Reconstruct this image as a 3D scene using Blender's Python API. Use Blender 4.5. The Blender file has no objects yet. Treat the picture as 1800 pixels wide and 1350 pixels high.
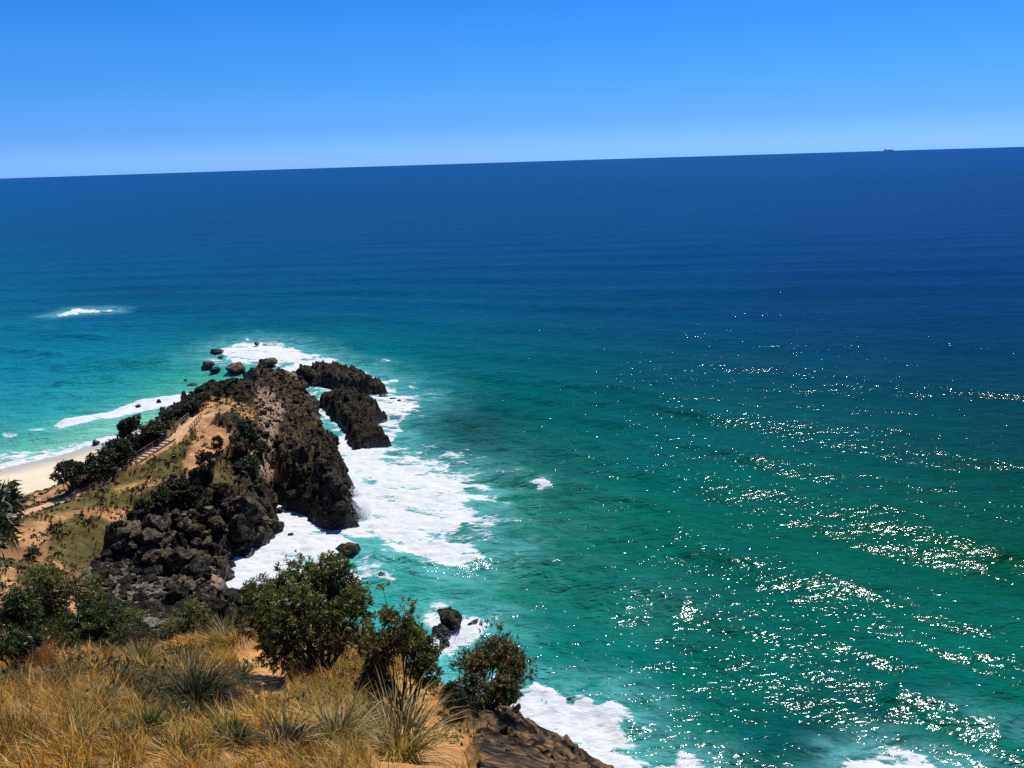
import bpy, math, random
import numpy as np
from mathutils import Vector, Matrix

rng = np.random.default_rng(7)
random.seed(7)
SC = bpy.context.scene
COL = SC.collection
R_EARTH = 7.4e6          # with refraction
CAMZ = 60.0

# ------------------------------------------------------------------ camera
FPX = 1559.0             # focal length in photo pixels (1800 wide)
PITCH, ROLL = math.radians(14.27), math.radians(1.78)
F0 = np.array([0.0, math.cos(PITCH), -math.sin(PITCH)])
R0 = np.array([1.0, 0.0, 0.0])
U0 = np.cross(R0, F0)
RV = R0 * math.cos(ROLL) - U0 * math.sin(ROLL)
UV = U0 * math.cos(ROLL) + R0 * math.sin(ROLL)
CP = np.array([0.0, 0.0, CAMZ])
cam = bpy.data.cameras.new('camera')
cam.sensor_width = 36.0
cam.lens = FPX / 1800.0 * 36.0
cam.clip_start = 0.1
cam.clip_end = 90000.0
camo = bpy.data.objects.new('camera', cam)
COL.objects.link(camo)
camo.matrix_world = Matrix(((RV[0], UV[0], -F0[0], CP[0]), (RV[1], UV[1], -F0[1], CP[1]),
                            (RV[2], UV[2], -F0[2], CP[2]), (0, 0, 0, 1)))
SC.camera = camo

# ------------------------------------------------------------------ sky, sun, exposure
SUN_EL, SUN_AZ = math.radians(63.0), math.radians(30.0)     # azimuth from +Y towards +X
SUNV = Vector((math.sin(SUN_AZ) * math.cos(SUN_EL), math.cos(SUN_AZ) * math.cos(SUN_EL), math.sin(SUN_EL)))
world = bpy.data.worlds.new('World')
SC.world = world
world.use_nodes = True
wn, wl = world.node_tree.nodes, world.node_tree.links
wn.clear()
sky = wn.new('ShaderNodeTexSky')
sky.sky_type = 'NISHITA'
sky.sun_disc = False
sky.sun_elevation = SUN_EL
sky.sun_rotation = SUN_AZ
sky.altitude = 0.0
sky.air_density = 1.0
sky.dust_density = 0.15
sky.ozone_density = 3.0
# grade the whole dome by height above the horizon: a deep saturated blue day
geo = wn.new('ShaderNodeTexCoord')
sep = wn.new('ShaderNodeSeparateXYZ')
ramp = wn.new('ShaderNodeValToRGB')
ramp.color_ramp.interpolation = 'CARDINAL'
el = ramp.color_ramp.elements
el[1].position = 1.0
stops = [(0.0, (0.32, 0.74, 2.05)), (0.04, (0.21, 0.56, 1.46)), (0.09, (0.165, 0.56, 1.28)), (0.19, (0.105, 0.53, 1.24)), (0.4, (0.10, 0.40, 1.0)), (1.0, (0.14, 0.36, 0.85))]
ramp.color_ramp.interpolation = 'EASE'
el[0].color = tuple(q_ / 2.2 for q_ in stops[0][1]) + (1.0,)
el[1].color = tuple(q_ / 2.2 for q_ in stops[-1][1]) + (1.0,)
for pos_, c_ in stops[1:-1]:
    e_ = el.new(pos_)
    e_.color = tuple(q_ / 2.2 for q_ in c_) + (1.0,)
tint = wn.new('ShaderNodeMixRGB')
tint.blend_type = 'MULTIPLY'
tint.inputs[0].default_value = 1.0
wl.new(geo.outputs['Generated'], sep.inputs[0])
wl.new(sep.outputs[2], ramp.inputs[0])
gain = wn.new('ShaderNodeVectorMath')
gain.operation = 'SCALE'
gain.inputs['Scale'].default_value = 2.2
wl.new(ramp.outputs[0], gain.inputs[0])
bg = wn.new('ShaderNodeBackground')
bg.inputs['Strength'].default_value = 0.10
wo = wn.new('ShaderNodeOutputWorld')
wl.new(sky.outputs[0], tint.inputs[1])
wl.new(gain.outputs[0], tint.inputs[2])
wl.new(tint.outputs[0], bg.inputs['Color'])
wl.new(bg.outputs[0], wo.inputs['Surface'])
sun = bpy.data.lights.new('sun', 'SUN')
sun.energy = 4.6
sun.angle = math.radians(0.53)
sun.color = (1.0, 0.97, 0.92)
suno = bpy.data.objects.new('sun', sun)
COL.objects.link(suno)
suno.rotation_euler = SUNV.to_track_quat('Z', 'Y').to_euler()
suno.location = (40, 40, 120)
SC.view_settings.view_transform = 'Standard'
SC.view_settings.look = 'None'
SC.view_settings.exposure = 0.0
SC.view_settings.gamma = 1.0
SC.render.engine = 'CYCLES'
SC.cycles.max_bounces = 5
SC.cycles.diffuse_bounces = 2
SC.cycles.glossy_bounces = 2
SC.cycles.transmission_bounces = 3
SC.cycles.use_denoising = False
SC.cycles.use_adaptive_sampling = False

# ------------------------------------------------------------------ picking points
def ray(px, py):
    px = np.asarray(px, float); py = np.asarray(py, float)
    return FPX * F0 + (px - 900.0)[..., None] * RV - (py - 675.0)[..., None] * UV

def P(px, py, z=0.0):
    d = ray(px, py)
    t = (z - CAMZ) / d[..., 2]
    return CP + d * t[..., None]

def W(px, py, r):
    d = ray(px, py)
    return CP + d * (r / np.hypot(d[..., 0], d[..., 1]))[..., None]

def proj(p):
    v = p - CP
    f = np.maximum(v @ F0, 1e-3)
    return 900.0 + FPX * (v @ RV) / f, 675.0 - FPX * (v @ UV) / f

# ------------------------------------------------------------------ noise
def _h(ix, iy, s):
    ix = ix.astype(np.int64); iy = iy.astype(np.int64)
    n = (ix * 374761393 + iy * 668265263 + s * 2246822519) & 0xffffffff
    n = ((n ^ (n >> 13)) * 1274126177) & 0xffffffff
    n = ((n ^ (n >> 16)) * 2654435761) & 0xffffffff
    return ((n ^ (n >> 15)) & 0xffffff) / float(0xffffff)

def vnoise(x, y, s=0):
    ix, iy = np.floor(x), np.floor(y)
    fx, fy = x - ix, y - iy
    ux, uy = fx * fx * fx * (fx * (fx * 6 - 15) + 10), fy * fy * fy * (fy * (fy * 6 - 15) + 10)
    def g(ax, ay):
        a = _h(ax, ay, s) * 2 * math.pi
        return np.cos(a), np.sin(a)
    out = 0
    for ox, wx in ((0, 1 - ux), (1, ux)):
        for oy, wy in ((0, 1 - uy), (1, uy)):
            c, sn = g(ix + ox, iy + oy)
            out = out + wx * wy * (c * (fx - ox) + sn * (fy - oy))
    return out * 1.45

def fbm(x, y, o=4, s=0, g=0.5):
    a, t, n = 1.0, 0.0, 0.0
    for k in range(o):
        t = t + a * vnoise(x * 2 ** k + 17.3 * k, y * 2 ** k - 9.1 * k, s + k); n += a; a *= g
    return t / n

def ridged(x, y, o=4, s=0):
    a, t, n = 1.0, 0.0, 0.0
    for k in range(o):
        t = t + a * (1 - 2 * np.abs(vnoise(x * 2 ** k + 5.3 * k, y * 2 ** k + 2.1 * k, s + k))); n += a; a *= 0.55
    return t / n

def worley(x, y, s=0):
    ix, iy = np.floor(x), np.floor(y)
    d1 = np.full(x.shape, 9.0); d2 = np.full(x.shape, 9.0); cid = np.zeros(x.shape)
    for ox in (-1, 0, 1):
        for oy in (-1, 0, 1):
            cx, cy = ix + ox, iy + oy
            jx, jy = _h(cx, cy, s), _h(cx, cy, s + 51)
            d = np.hypot(cx + jx - x, cy + jy - y)
            v = _h(cx, cy, s + 97)
            m = d < d1
            d2 = np.where(m, d1, np.minimum(d2, d)); cid = np.where(m, v, cid); d1 = np.where(m, d, d1)
    return d1, d2, cid

def sm(a, b, x):
    t = np.clip((x - a) / (b - a), 0, 1)
    return t * t * (3 - 2 * t)

def psdf(x, y, poly):
    """signed distance to a closed polygon, positive inside"""
    poly = np.asarray(poly, float)
    n = len(poly); d = np.full(x.shape, 1e18); ins = np.zeros(x.shape, bool)
    for i in range(n):
        ax, ay = poly[i]; bx, by = poly[(i + 1) % n]
        ex, ey = bx - ax, by - ay
        t = np.clip(((x - ax) * ex + (y - ay) * ey) / (ex * ex + ey * ey + 1e-12), 0, 1)
        d = np.minimum(d, (x - ax - t * ex) ** 2 + (y - ay - t * ey) ** 2)
        c = (ay > y) != (by > y)
        if abs(ey) > 1e-12:
            ins ^= c & (x < ax + (y - ay) * ex / ey)
    d = np.sqrt(d)
    return np.where(ins, d, -d)

def ldist(x, y, line):
    """distance to a polyline and the parameter (0..1) along it"""
    line = np.asarray(line, float)
    seg = np.hypot(*(line[1:] - line[:-1]).T); cum = np.concatenate(([0], np.cumsum(seg)))
    d = np.full(x.shape, 1e9); tt = np.zeros(x.shape)
    for i in range(len(line) - 1):
        a, b = line[i], line[i + 1]; e = b - a
        t = np.clip(((x - a[0]) * e[0] + (y - a[1]) * e[1]) / (e @ e), 0, 1)
        q = np.hypot(x - a[0] - t * e[0], y - a[1] - t * e[1])
        m = q < d
        d = np.where(m, q, d); tt = np.where(m, (cum[i] + t * seg[i]) / cum[-1], tt)
    return d, tt

class RBF:
    def __init__(self, p, v, kern=lambda r: r, lam=0.0):
        self.p = np.asarray(p, float); v = np.asarray(v, float); self.k = kern
        n = len(self.p); q = self.p
        A = kern(np.hypot(q[:, None, 0] - q[None, :, 0], q[:, None, 1] - q[None, :, 1]))
        Q = np.c_[np.ones(n), q / 100.0]
        M = np.block([[A - lam * np.eye(n), Q], [Q.T, np.zeros((3, 3))]])
        z = np.zeros((3,) + v.shape[1:])
        self.c = np.linalg.solve(M, np.concatenate([v, z]))
    def __call__(self, x, y):
        sh = x.shape; x = x.ravel(); y = y.ravel(); out = []
        for i in range(0, len(x), 60000):
            a, b = x[i:i + 60000], y[i:i + 60000]
            K = self.k(np.hypot(a[:, None] - self.p[:, 0], b[:, None] - self.p[:, 1]))
            out.append(np.c_[K, np.ones(len(a)), a / 100.0, b / 100.0] @ self.c)
        o = np.concatenate(out)
        return o.reshape(sh + o.shape[1:])

# ------------------------------------------------------------------ mesh helpers
def mesh_from(name, v, faces, smooth=False, attrs=None, mats=(), mat_idx=None):
    me = bpy.data.meshes.new(name)
    v = np.ascontiguousarray(v, np.float32)
    fl = faces if isinstance(faces, list) else [faces]
    fl = [np.ascontiguousarray(f, np.int32) for f in fl if len(f)]
    me.vertices.add(len(v)); me.vertices.foreach_set('co', v.ravel())
    tot = np.concatenate([np.full(len(f), f.shape[1], np.int32) for f in fl])
    idx = np.concatenate([f.ravel() for f in fl])
    me.loops.add(len(idx)); me.loops.foreach_set('vertex_index', idx)
    me.polygons.add(len(tot))
    st = np.concatenate(([0], np.cumsum(tot)[:-1])).astype(np.int32)
    me.polygons.foreach_set('loop_start', st)
    if mat_idx is not None:
        me.polygons.foreach_set('material_index', np.ascontiguousarray(mat_idx, np.int32))
    me.polygons.foreach_set('use_smooth', np.full(len(tot), smooth, bool))
    for k, a in (attrs or {}).items():
        a = np.asarray(a, np.float32)
        if a.ndim == 1:
            at = me.attributes.new(k, 'FLOAT', 'POINT'); at.data.foreach_set('value', a)
        else:
            if a.shape[1] == 3:
                a = np.c_[a, np.ones(len(a), np.float32)]
            at = me.attributes.new(k, 'FLOAT_COLOR', 'POINT'); at.data.foreach_set('color', np.ascontiguousarray(a).ravel())
    me.update(calc_edges=True); me.validate()
    for m in mats:
        me.materials.append(m)
    return me

def add(name, me, parent=None, loc=None, **props):
    o = bpy.data.objects.new(name, me)
    COL.objects.link(o)
    if parent is not None:
        o.parent = parent
    if loc is not None:
        o.location = tuple(float(c) for c in loc)
    for k, v in props.items():
        o[k] = v
    return o

def thing(name, loc, label, category, group=None):
    o = add(name, None, loc=loc, label=label, category=category)
    o.empty_display_size = 0.3
    if group:
        o['group'] = group
    return o

BOXF = np.array([[0, 1, 3, 2], [4, 6, 7, 5], [0, 4, 5, 1], [2, 3, 7, 6], [0, 2, 6, 4], [1, 5, 7, 3]])
def box_mesh(name, a, b, w, h, mat, up=(0, 0, 1)):
    """beam from a to b, w across, h tall (centred)"""
    a, b = np.asarray(a, float), np.asarray(b, float)
    d = (b - a) / np.linalg.norm(b - a)
    s = np.cross(d, up); s /= np.linalg.norm(s)
    u = np.cross(s, d)
    v = [e + s * i * w / 2 + u * j * h / 2 for e in (a, b) for i in (-1, 1) for j in (-1, 1)]
    return mesh_from(name, np.array(v), BOXF, mats=[mat])

def tubes(segs, n=5):
    """tapered prisms from (p0,p1,r0,r1) rows"""
    p0 = np.array([s[0] for s in segs]); p1 = np.array([s[1] for s in segs])
    r0 = np.array([s[2] for s in segs]); r1 = np.array([s[3] for s in segs])
    d = p1 - p0; d /= np.linalg.norm(d, axis=1)[:, None] + 1e-9
    ref = np.where(np.abs(d[:, 2:3]) > 0.9, np.array([[1.0, 0, 0]]), np.array([[0, 0, 1.0]]))
    s = np.cross(d, ref); s /= np.linalg.norm(s, axis=1)[:, None] + 1e-9
    u = np.cross(s, d)
    an = np.arange(n) * 2 * math.pi / n
    ring = np.cos(an)[None, :, None] * s[:, None] + np.sin(an)[None, :, None] * u[:, None]
    v = np.concatenate([p0[:, None] + ring * r0[:, None, None], p1[:, None] + ring * r1[:, None, None]], 1)
    m = len(segs)
    i = np.arange(n); j = (i + 1) % n
    f = np.stack([i, j, j + n, i + n], 1)
    F = (f[None] + (np.arange(m) * 2 * n)[:, None, None]).reshape(-1, 4)
    return v.reshape(-1, 3), F

# ------------------------------------------------------------------ materials
def mat(name):
    m = bpy.data.materials.new(name); m.use_nodes = True
    m.node_tree.nodes.clear()
    return m, m.node_tree.nodes, m.node_tree.links

class NT:
    def __init__(self, name):
        self.m, self.n, self.l = mat(name)
    def node(self, t, **kw):
        n = self.n.new(t)
        for k, v in kw.items():
            setattr(n, k, v)
        return n
    def link(self, a, b):
        self.l.new(a, b); return b
    def val(self, sock, v):
        if hasattr(v, 'is_output') or isinstance(v, bpy.types.NodeSocket):
            self.l.new(v, sock)
        else:
            sock.default_value = v
    def noise(self, vec, scale, detail=4, rough=0.55, dist=0.0):
        n = self.node('ShaderNodeTexNoise')
        self.val(n.inputs['Vector'], vec); n.inputs['Scale'].default_value = scale
        n.inputs['Detail'].default_value = detail; n.inputs['Roughness'].default_value = rough
        n.inputs['Distortion'].default_value = dist
        return n.outputs['Fac']
    def voro(self, vec, scale, feature='F1', out='Distance'):
        n = self.node('ShaderNodeTexVoronoi', feature=feature)
        self.val(n.inputs['Vector'], vec); n.inputs['Scale'].default_value = scale
        return n.outputs[out]
    def math(self, op, a, b=0.0, c=0.0, clamp=False):
        n = self.node('ShaderNodeMath', operation=op); n.use_clamp = clamp
        self.val(n.inputs[0], a); self.val(n.inputs[1], b)
        if len(n.inputs) > 2: self.val(n.inputs[2], c)
        return n.outputs[0]
    def mix(self, fac, a, b, mode='MIX'):
        n = self.node('ShaderNodeMixRGB', blend_type=mode)
        self.val(n.inputs[0], fac); self.val(n.inputs[1], a); self.val(n.inputs[2], b)
        return n.outputs[0]
    def ss(self, x, a, b):
        n = self.node('ShaderNodeMapRange', interpolation_type='SMOOTHSTEP')
        self.val(n.inputs['Value'], x); self.val(n.inputs['From Min'], a); self.val(n.inputs['From Max'], b)
        return n.outputs['Result']
    def attr(self, name, out='Fac'):
        n = self.node('ShaderNodeAttribute', attribute_name=name)
        return n.outputs[out]
    def obj(self):
        return self.node('ShaderNodeTexCoord').outputs['Object']
    def pos(self):
        return self.node('ShaderNodeNewGeometry').outputs['Position']
    def mapping(self, vec, scale=(1, 1, 1), rot=(0, 0, 0)):
        n = self.node('ShaderNodeMapping'); self.val(n.inputs['Vector'], vec)
        n.inputs['Scale'].default_value = scale; n.inputs['Rotation'].default_value = rot
        return n.outputs[0]
    def bump(self, h, strength=0.5, dist=0.1, normal=None):
        n = self.node('ShaderNodeBump'); self.val(n.inputs['Height'], h)
        self.val(n.inputs['Strength'], strength); self.val(n.inputs['Distance'], dist)
        if normal is not None: self.l.new(normal, n.inputs['Normal'])
        return n.outputs[0]
    def bsdf(self, color, rough=0.9, spec=0.3, normal=None, **kw):
        n = self.node('ShaderNodeBsdfPrincipled')
        self.val(n.inputs['Base Color'], color); self.val(n.inputs['Roughness'], rough)
        self.val(n.inputs['Specular IOR Level'], spec)
        if normal is not None: self.l.new(normal, n.inputs['Normal'])
        return n
    def out(self, sh):
        o = self.node('ShaderNodeOutputMaterial'); self.l.new(sh, o.inputs['Surface']); return self.m

def c4(r, g, b): return (r, g, b, 1.0)

def make_land_mat():
    t = NT('land')
    v = t.pos()
    zc = t.attr('zone', 'Color')          # zone tint per vertex
    rock = t.attr('rock')
    wet = t.attr('wet')
    n1 = t.noise(v, 0.35, 6, 0.6); n2 = t.noise(v, 2.2, 6, 0.65); n3 = t.noise(v, 9.0, 4, 0.6)
    f1 = t.math('MULTIPLY_ADD', n1, 0.9, 0.55)
    f2 = t.math('MULTIPLY_ADD', n2, 1.1, 0.45)
    f3 = t.math('MULTIPLY_ADD', n3, 0.7, 0.65)
    k = t.math('MULTIPLY', t.math('MULTIPLY', f1, f2), f3)
    soil = t.mix(1.0, zc, k, 'MULTIPLY')
    # rock: dark basalt with rusty and mossy blotches
    rn = t.noise(v, 0.55, 6, 0.7, 0.6)
    rc = t.mix(t.ss(rn, 0.40, 0.66), c4(0.012, 0.011, 0.010), c4(0.088, 0.071, 0.045))
    rn2 = t.noise(v, 1.9, 5, 0.7)
    rc = t.mix(t.ss(rn2, 0.53, 0.70), rc, c4(0.17, 0.125, 0.06))
    rc = t.mix(t.math('MULTIPLY', t.attr('rust'), t.ss(t.math('ADD', t.math('MULTIPLY', rn2, 0.5), t.math('MULTIPLY', n3, 0.5)), 0.46, 0.60)), rc, c4(0.34, 0.18, 0.07))
    cr = t.voro(t.mapping(v, (1, 1, 0.7)), 1.1, 'DISTANCE_TO_EDGE')
    rc = t.mix(t.ss(cr, 0.06, 0.0), rc, c4(0.006, 0.005, 0.005))
    rc = t.mix(0.75, rc, t.mix(1.0, rc, f2, 'MULTIPLY'))
    rc = t.mix(t.math('MULTIPLY', t.attr('pale'), t.ss(n2, 0.30, 0.6)), rc, c4(0.46, 0.32, 0.20))
    rc = t.mix(wet, rc, c4(0.008, 0.008, 0.008))
    col = t.mix(rock, soil, rc)
    hgt = t.math('ADD', t.math('MULTIPLY', n2, 0.5), t.math('MULTIPLY', n3, 0.25))
    n4 = t.noise(v, 26.0, 4, 0.65)
    hgt = t.math('ADD', hgt, t.math('MULTIPLY', n4, 0.10))
    hr = t.math('ADD', hgt, t.math('MULTIPLY', t.voro(v, 1.7), 0.6))
    b = t.bump(t.mix(rock, hgt, hr), 0.9, 0.28)
    rough = t.math('MULTIPLY_ADD', wet, -0.55, 0.95)
    return t.out(t.bsdf(col, rough, t.math('MULTIPLY_ADD', wet, 0.3, 0.12), b).outputs[0])

def make_sand_mat():
    t = NT('sand')
    v = t.pos()
    wet = t.attr('wet')
    n = t.noise(v, 0.25, 5); n2 = t.noise(v, 3.0, 4)
    c = t.mix(t.ss(n, 0.3, 0.7), c4(0.74, 0.60, 0.40), c4(0.82, 0.68, 0.47))
    c = t.mix(t.math('MULTIPLY', n2, 0.12), c, c4(0.5, 0.4, 0.28))
    c = t.mix(wet, c, c4(0.46, 0.42, 0.33))
    return t.out(t.bsdf(c, t.math('MULTIPLY_ADD', wet, -0.5, 0.95), 0.25, t.bump(n2, 0.4, 0.05)).outputs[0])

def make_rock_mat(name, dark, light, wetz=1.2, k=1.0):
    t = NT(name)
    v = t.pos()
    o = t.node('ShaderNodeObjectInfo').outputs['Random']
    n1 = t.noise(v, 0.8 * k, 6, 0.7, 0.5); n2 = t.noise(v, 3.5 * k, 5, 0.65)
    c = t.mix(t.ss(n1, 0.4, 0.66), dark, light)
    c = t.mix(0.7, c, t.mix(1.0, c, t.math('MULTIPLY_ADD', n2, 1.6, 0.2), 'MULTIPLY'))
    c = t.mix(1.0, c, t.math('MULTIPLY_ADD', o, 0.7, 0.6), 'MULTIPLY')
    cr = t.voro(v, 1.3, 'DISTANCE_TO_EDGE')
    c = t.mix(t.ss(cr, 0.05, 0.0), c, c4(0.006, 0.005, 0.005))
    z = t.node('ShaderNodeSeparateXYZ'); t.link(v, z.inputs[0])
    w = t.ss(t.math('ADD', z.outputs[2], t.math('MULTIPLY', n1, -0.8)), wetz, wetz * 0.3)
    c = t.mix(w, c, c4(0.010, 0.009, 0.008))
    h = t.math('ADD', t.math('MULTIPLY', n2, 0.6), t.voro(v, 2.2 * k))
    b = t.bump(h, 0.9, 0.18 / k)
    return t.out(t.bsdf(c, t.math('MULTIPLY_ADD', w, -0.45, 0.92), t.math('MULTIPLY_ADD', w, 0.3, 0.12), b).outputs[0])

def make_leaf_mat(name='leaf', trans=0.32, rough=0.42, spec=0.45):
    t = NT(name)
    c = t.attr('Col', 'Color')
    p = t.bsdf(c, rough, spec)
    tr = t.node('ShaderNodeBsdfTranslucent')
    t.link(t.mix(1.0, c, c4(1.3, 1.35, 0.5), 'MULTIPLY'), tr.inputs[0])
    mx = t.node('ShaderNodeMixShader'); mx.inputs[0].default_value = trans
    t.link(p.outputs[0], mx.inputs[1]); t.link(tr.outputs[0], mx.inputs[2])
    return t.out(mx.outputs[0])

def make_plain(name, col, rough=0.85, var=0.4, scale=4.0, spec=0.2):
    t = NT(name)
    n = t.noise(t.pos(), scale, 5, 0.65)
    c = t.mix(1.0, col, t.math('MULTIPLY_ADD', n, var * 2, 1 - var), 'MULTIPLY')
    return t.out(t.bsdf(c, rough, spec, t.bump(n, 0.4, 0.03)).outputs[0])

def make_sea_mat():
    t = NT('sea_water')
    v = t.pos()
    tintc = t.attr('tint', 'Color'); foam = t.attr('foam'); milk = t.attr('milk')
    spread = t.attr('far')
    # water surface ripples
    rot = (0, 0, math.radians(-28))
    w1 = t.noise(t.mapping(v, (0.7, 1.25, 1), rot), 0.22, 3, 0.6, 0.3)
    w2 = t.noise(t.mapping(v, (0.6, 1.3, 1), (0, 0, math.radians(-18))), 1.15, 2.5, 0.55, 0.25)
    w3 = t.noise(t.mapping(v, (0.35, 1.3, 1), (0, 0, math.radians(-8))), 0.035, 4, 0.6, 0.2)
    bd = t.bump(w2, 0.9, 0.85, t.bump(w1, 0.8, 2.2, t.bump(w3, 0.5, 6.0)))     # light scattered back from under the ripples
    b = t.bump(w3, 0.4, 4.0)
    b = t.bump(w1, t.math('MULTIPLY', spread, 0.65), 0.75, b)
    b = t.bump(w2, t.math('MULTIPLY', spread, 0.85), 0.255, b)
    # broad patchiness of the water itself, then painted ripple shading
    pn = t.noise(t.mapping(v, (0.5, 1.2, 1), rot), 0.03, 4, 0.6)
    wc = t.mix(1.0, tintc, t.math('MULTIPLY_ADD', pn, 0.5, 0.75), 'MULTIPLY')
    pn2 = t.noise(t.mapping(v, (0.45, 1.2, 1), rot), 0.35, 4, 0.65)  # finer streaks: ripple light and dark painted into the water colour
    wc = t.mix(1.0, wc, t.math('MULTIPLY_ADD', pn2, 1.3, 0.35), 'MULTIPLY')
    mk = t.noise(t.mapping(v, (0.5, 1.2, 1), rot), 0.22, 6, 0.7, 1.2)
    wc = t.mix(t.math('MULTIPLY', milk, t.ss(mk, 0.30, 0.60), clamp=True), wc, c4(0.15, 0.50, 0.48))
    dif = t.node('ShaderNodeBsdfDiffuse'); t.val(dif.inputs['Color'], wc)
    t.link(bd, dif.inputs['Normal'])
    glo = t.node('ShaderNodeBsdfGlossy'); glo.inputs['Roughness'].default_value = 0.11
    t.link(b, glo.inputs['Normal'])
    fr = t.node('ShaderNodeFresnel'); fr.inputs['IOR'].default_value = 1.33
    t.link(b, fr.inputs['Normal'])
    water = t.node('ShaderNodeMixShader')      # reflection levels off at grazing angles, as on a rough sea
    t.link(t.math('MINIMUM', fr.outputs[0], 0.105), water.inputs[0])
    t.link(dif.outputs[0], water.inputs[1]); t.link(glo.outputs[0], water.inputs[2])
    # foam lace
    fv = t.mapping(v, (0.42, 1.0, 1), (0, 0, math.radians(-24)))
    wv = t.node('ShaderNodeVectorMath', operation='ADD')
    dn = t.node('ShaderNodeTexNoise'); t.val(dn.inputs['Vector'], fv); dn.inputs['Scale'].default_value = 0.35; dn.inputs['Detail'].default_value = 3
    ds = t.node('ShaderNodeVectorMath', operation='SCALE'); t.link(dn.outputs['Color'], ds.inputs[0]); ds.inputs['Scale'].default_value = 2.2
    t.link(fv, wv.inputs[0]); t.link(ds.outputs[0], wv.inputs[1])
    lace = t.voro(wv.outputs[0], 0.75, 'DISTANCE_TO_EDGE')
    lace2 = t.voro(wv.outputs[0], 2.1, 'DISTANCE_TO_EDGE')
    ln = t.math('MULTIPLY', t.math('MINIMUM', t.math('MULTIPLY', lace, 1.0), t.math('MULTIPLY_ADD', lace2, 1.0, 0.06)), 2.0)
    fn = t.noise(wv.outputs[0], 0.55, 6, 0.7)
    thr = t.math('ADD', t.math('MULTIPLY', fn, 0.85), t.math('MULTIPLY', ln, 0.5))
    fm = t.ss(t.math('SUBTRACT', foam, thr), -0.05, 0.12)
    fcol = t.mix(t.noise(v, 0.5, 4), c4(0.58, 0.60, 0.59), c4(0.82, 0.83, 0.80))
    fo = t.bsdf(fcol, 0.9, 0.1, t.bump(t.noise(fv, 1.3, 5, 0.7), 0.7, 0.5))
    mx = t.node('ShaderNodeMixShader')
    t.link(fm, mx.inputs[0]); t.link(water.outputs[0], mx.inputs[1]); t.link(fo.outputs[0], mx.inputs[2])
    return t.out(mx.outputs[0])

M_LAND, M_SAND, M_SEA = make_land_mat(), make_sand_mat(), make_sea_mat()
M_ROCK = make_rock_mat('basalt', c4(0.013, 0.012, 0.010), c4(0.095, 0.076, 0.047), 1.8)
M_BOULDER = make_rock_mat('boulder', c4(0.035, 0.029, 0.020), c4(0.20, 0.155, 0.09), 0.5)
M_CLIFF = make_rock_mat('cliff_stone', c4(0.022, 0.017, 0.012), c4(0.20, 0.12, 0.058), 0.1, 3.0)
M_COBBLE = make_rock_mat('cobble', c4(0.075, 0.066, 0.052), c4(0.27, 0.23, 0.165), 0.2, 1.5)
M_PALE = make_rock_mat('pale_stone', c4(0.35, 0.32, 0.28), c4(0.55, 0.5, 0.43), 0.1)
M_LEAF = make_leaf_mat()
M_GRASS = make_leaf_mat('grass_blade', 0.42, 0.55, 0.25)
M_BARK = make_plain('bark', c4(0.06, 0.045, 0.032))
M_TIMBER = make_plain('weathered_timber', c4(0.24, 0.17, 0.105), 0.9)
M_TREAD = make_plain('pale_tread', c4(0.46, 0.34, 0.24), 0.9, 0.25)
M_HULL = make_plain('ship_hull', c4(0.75, 0.86, 1.0), 0.6, 0.1)  # pale blue is distance haze painted into the hull colour
M_HOUSE = make_plain('ship_house', c4(0.8, 0.88, 1.0), 0.6, 0.1)  # upperworks carry the same painted haze

# ------------------------------------------------------------------ terrain
COAST_PX = [(-300, 905), (0, 822), (100, 800), (170, 782), (225, 766), (260, 752), (290, 735), (310, 720), (345, 700),
            (372, 690), (415, 694), (446, 690), (436, 672), (428, 655), (440, 640), (478, 644), (486, 660), (512, 667),
            (532, 672), (545, 681), (526, 692), (550, 701), (564, 714), (554, 730), (566, 758), (592, 777), (588, 792),
            (572, 788), (590, 806), (606, 826), (614, 855), (616, 880), (628, 924), (608, 932), (572, 930), (546, 910),
            (525, 900), (500, 893), (493, 882), (489, 868), (480, 872), (486, 900), (478, 930), (482, 945), (466, 962),
            (440, 976), (415, 979), (395, 985), (390, 998), (402, 1012), (388, 1028), (395, 1050), (440, 1090),
            (540, 1125), (620, 1150), (660, 1180), (700, 1220), (790, 1290), (900, 1350), (1000, 1400), (1110, 1470)]
cp = P(*np.array(COAST_PX, float).T)[:, :2]
COAST = np.concatenate([cp, [[75, 20], [110, -60], [110, -260], [-400, -260], [-400, 40], [-250, 110]]])

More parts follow.
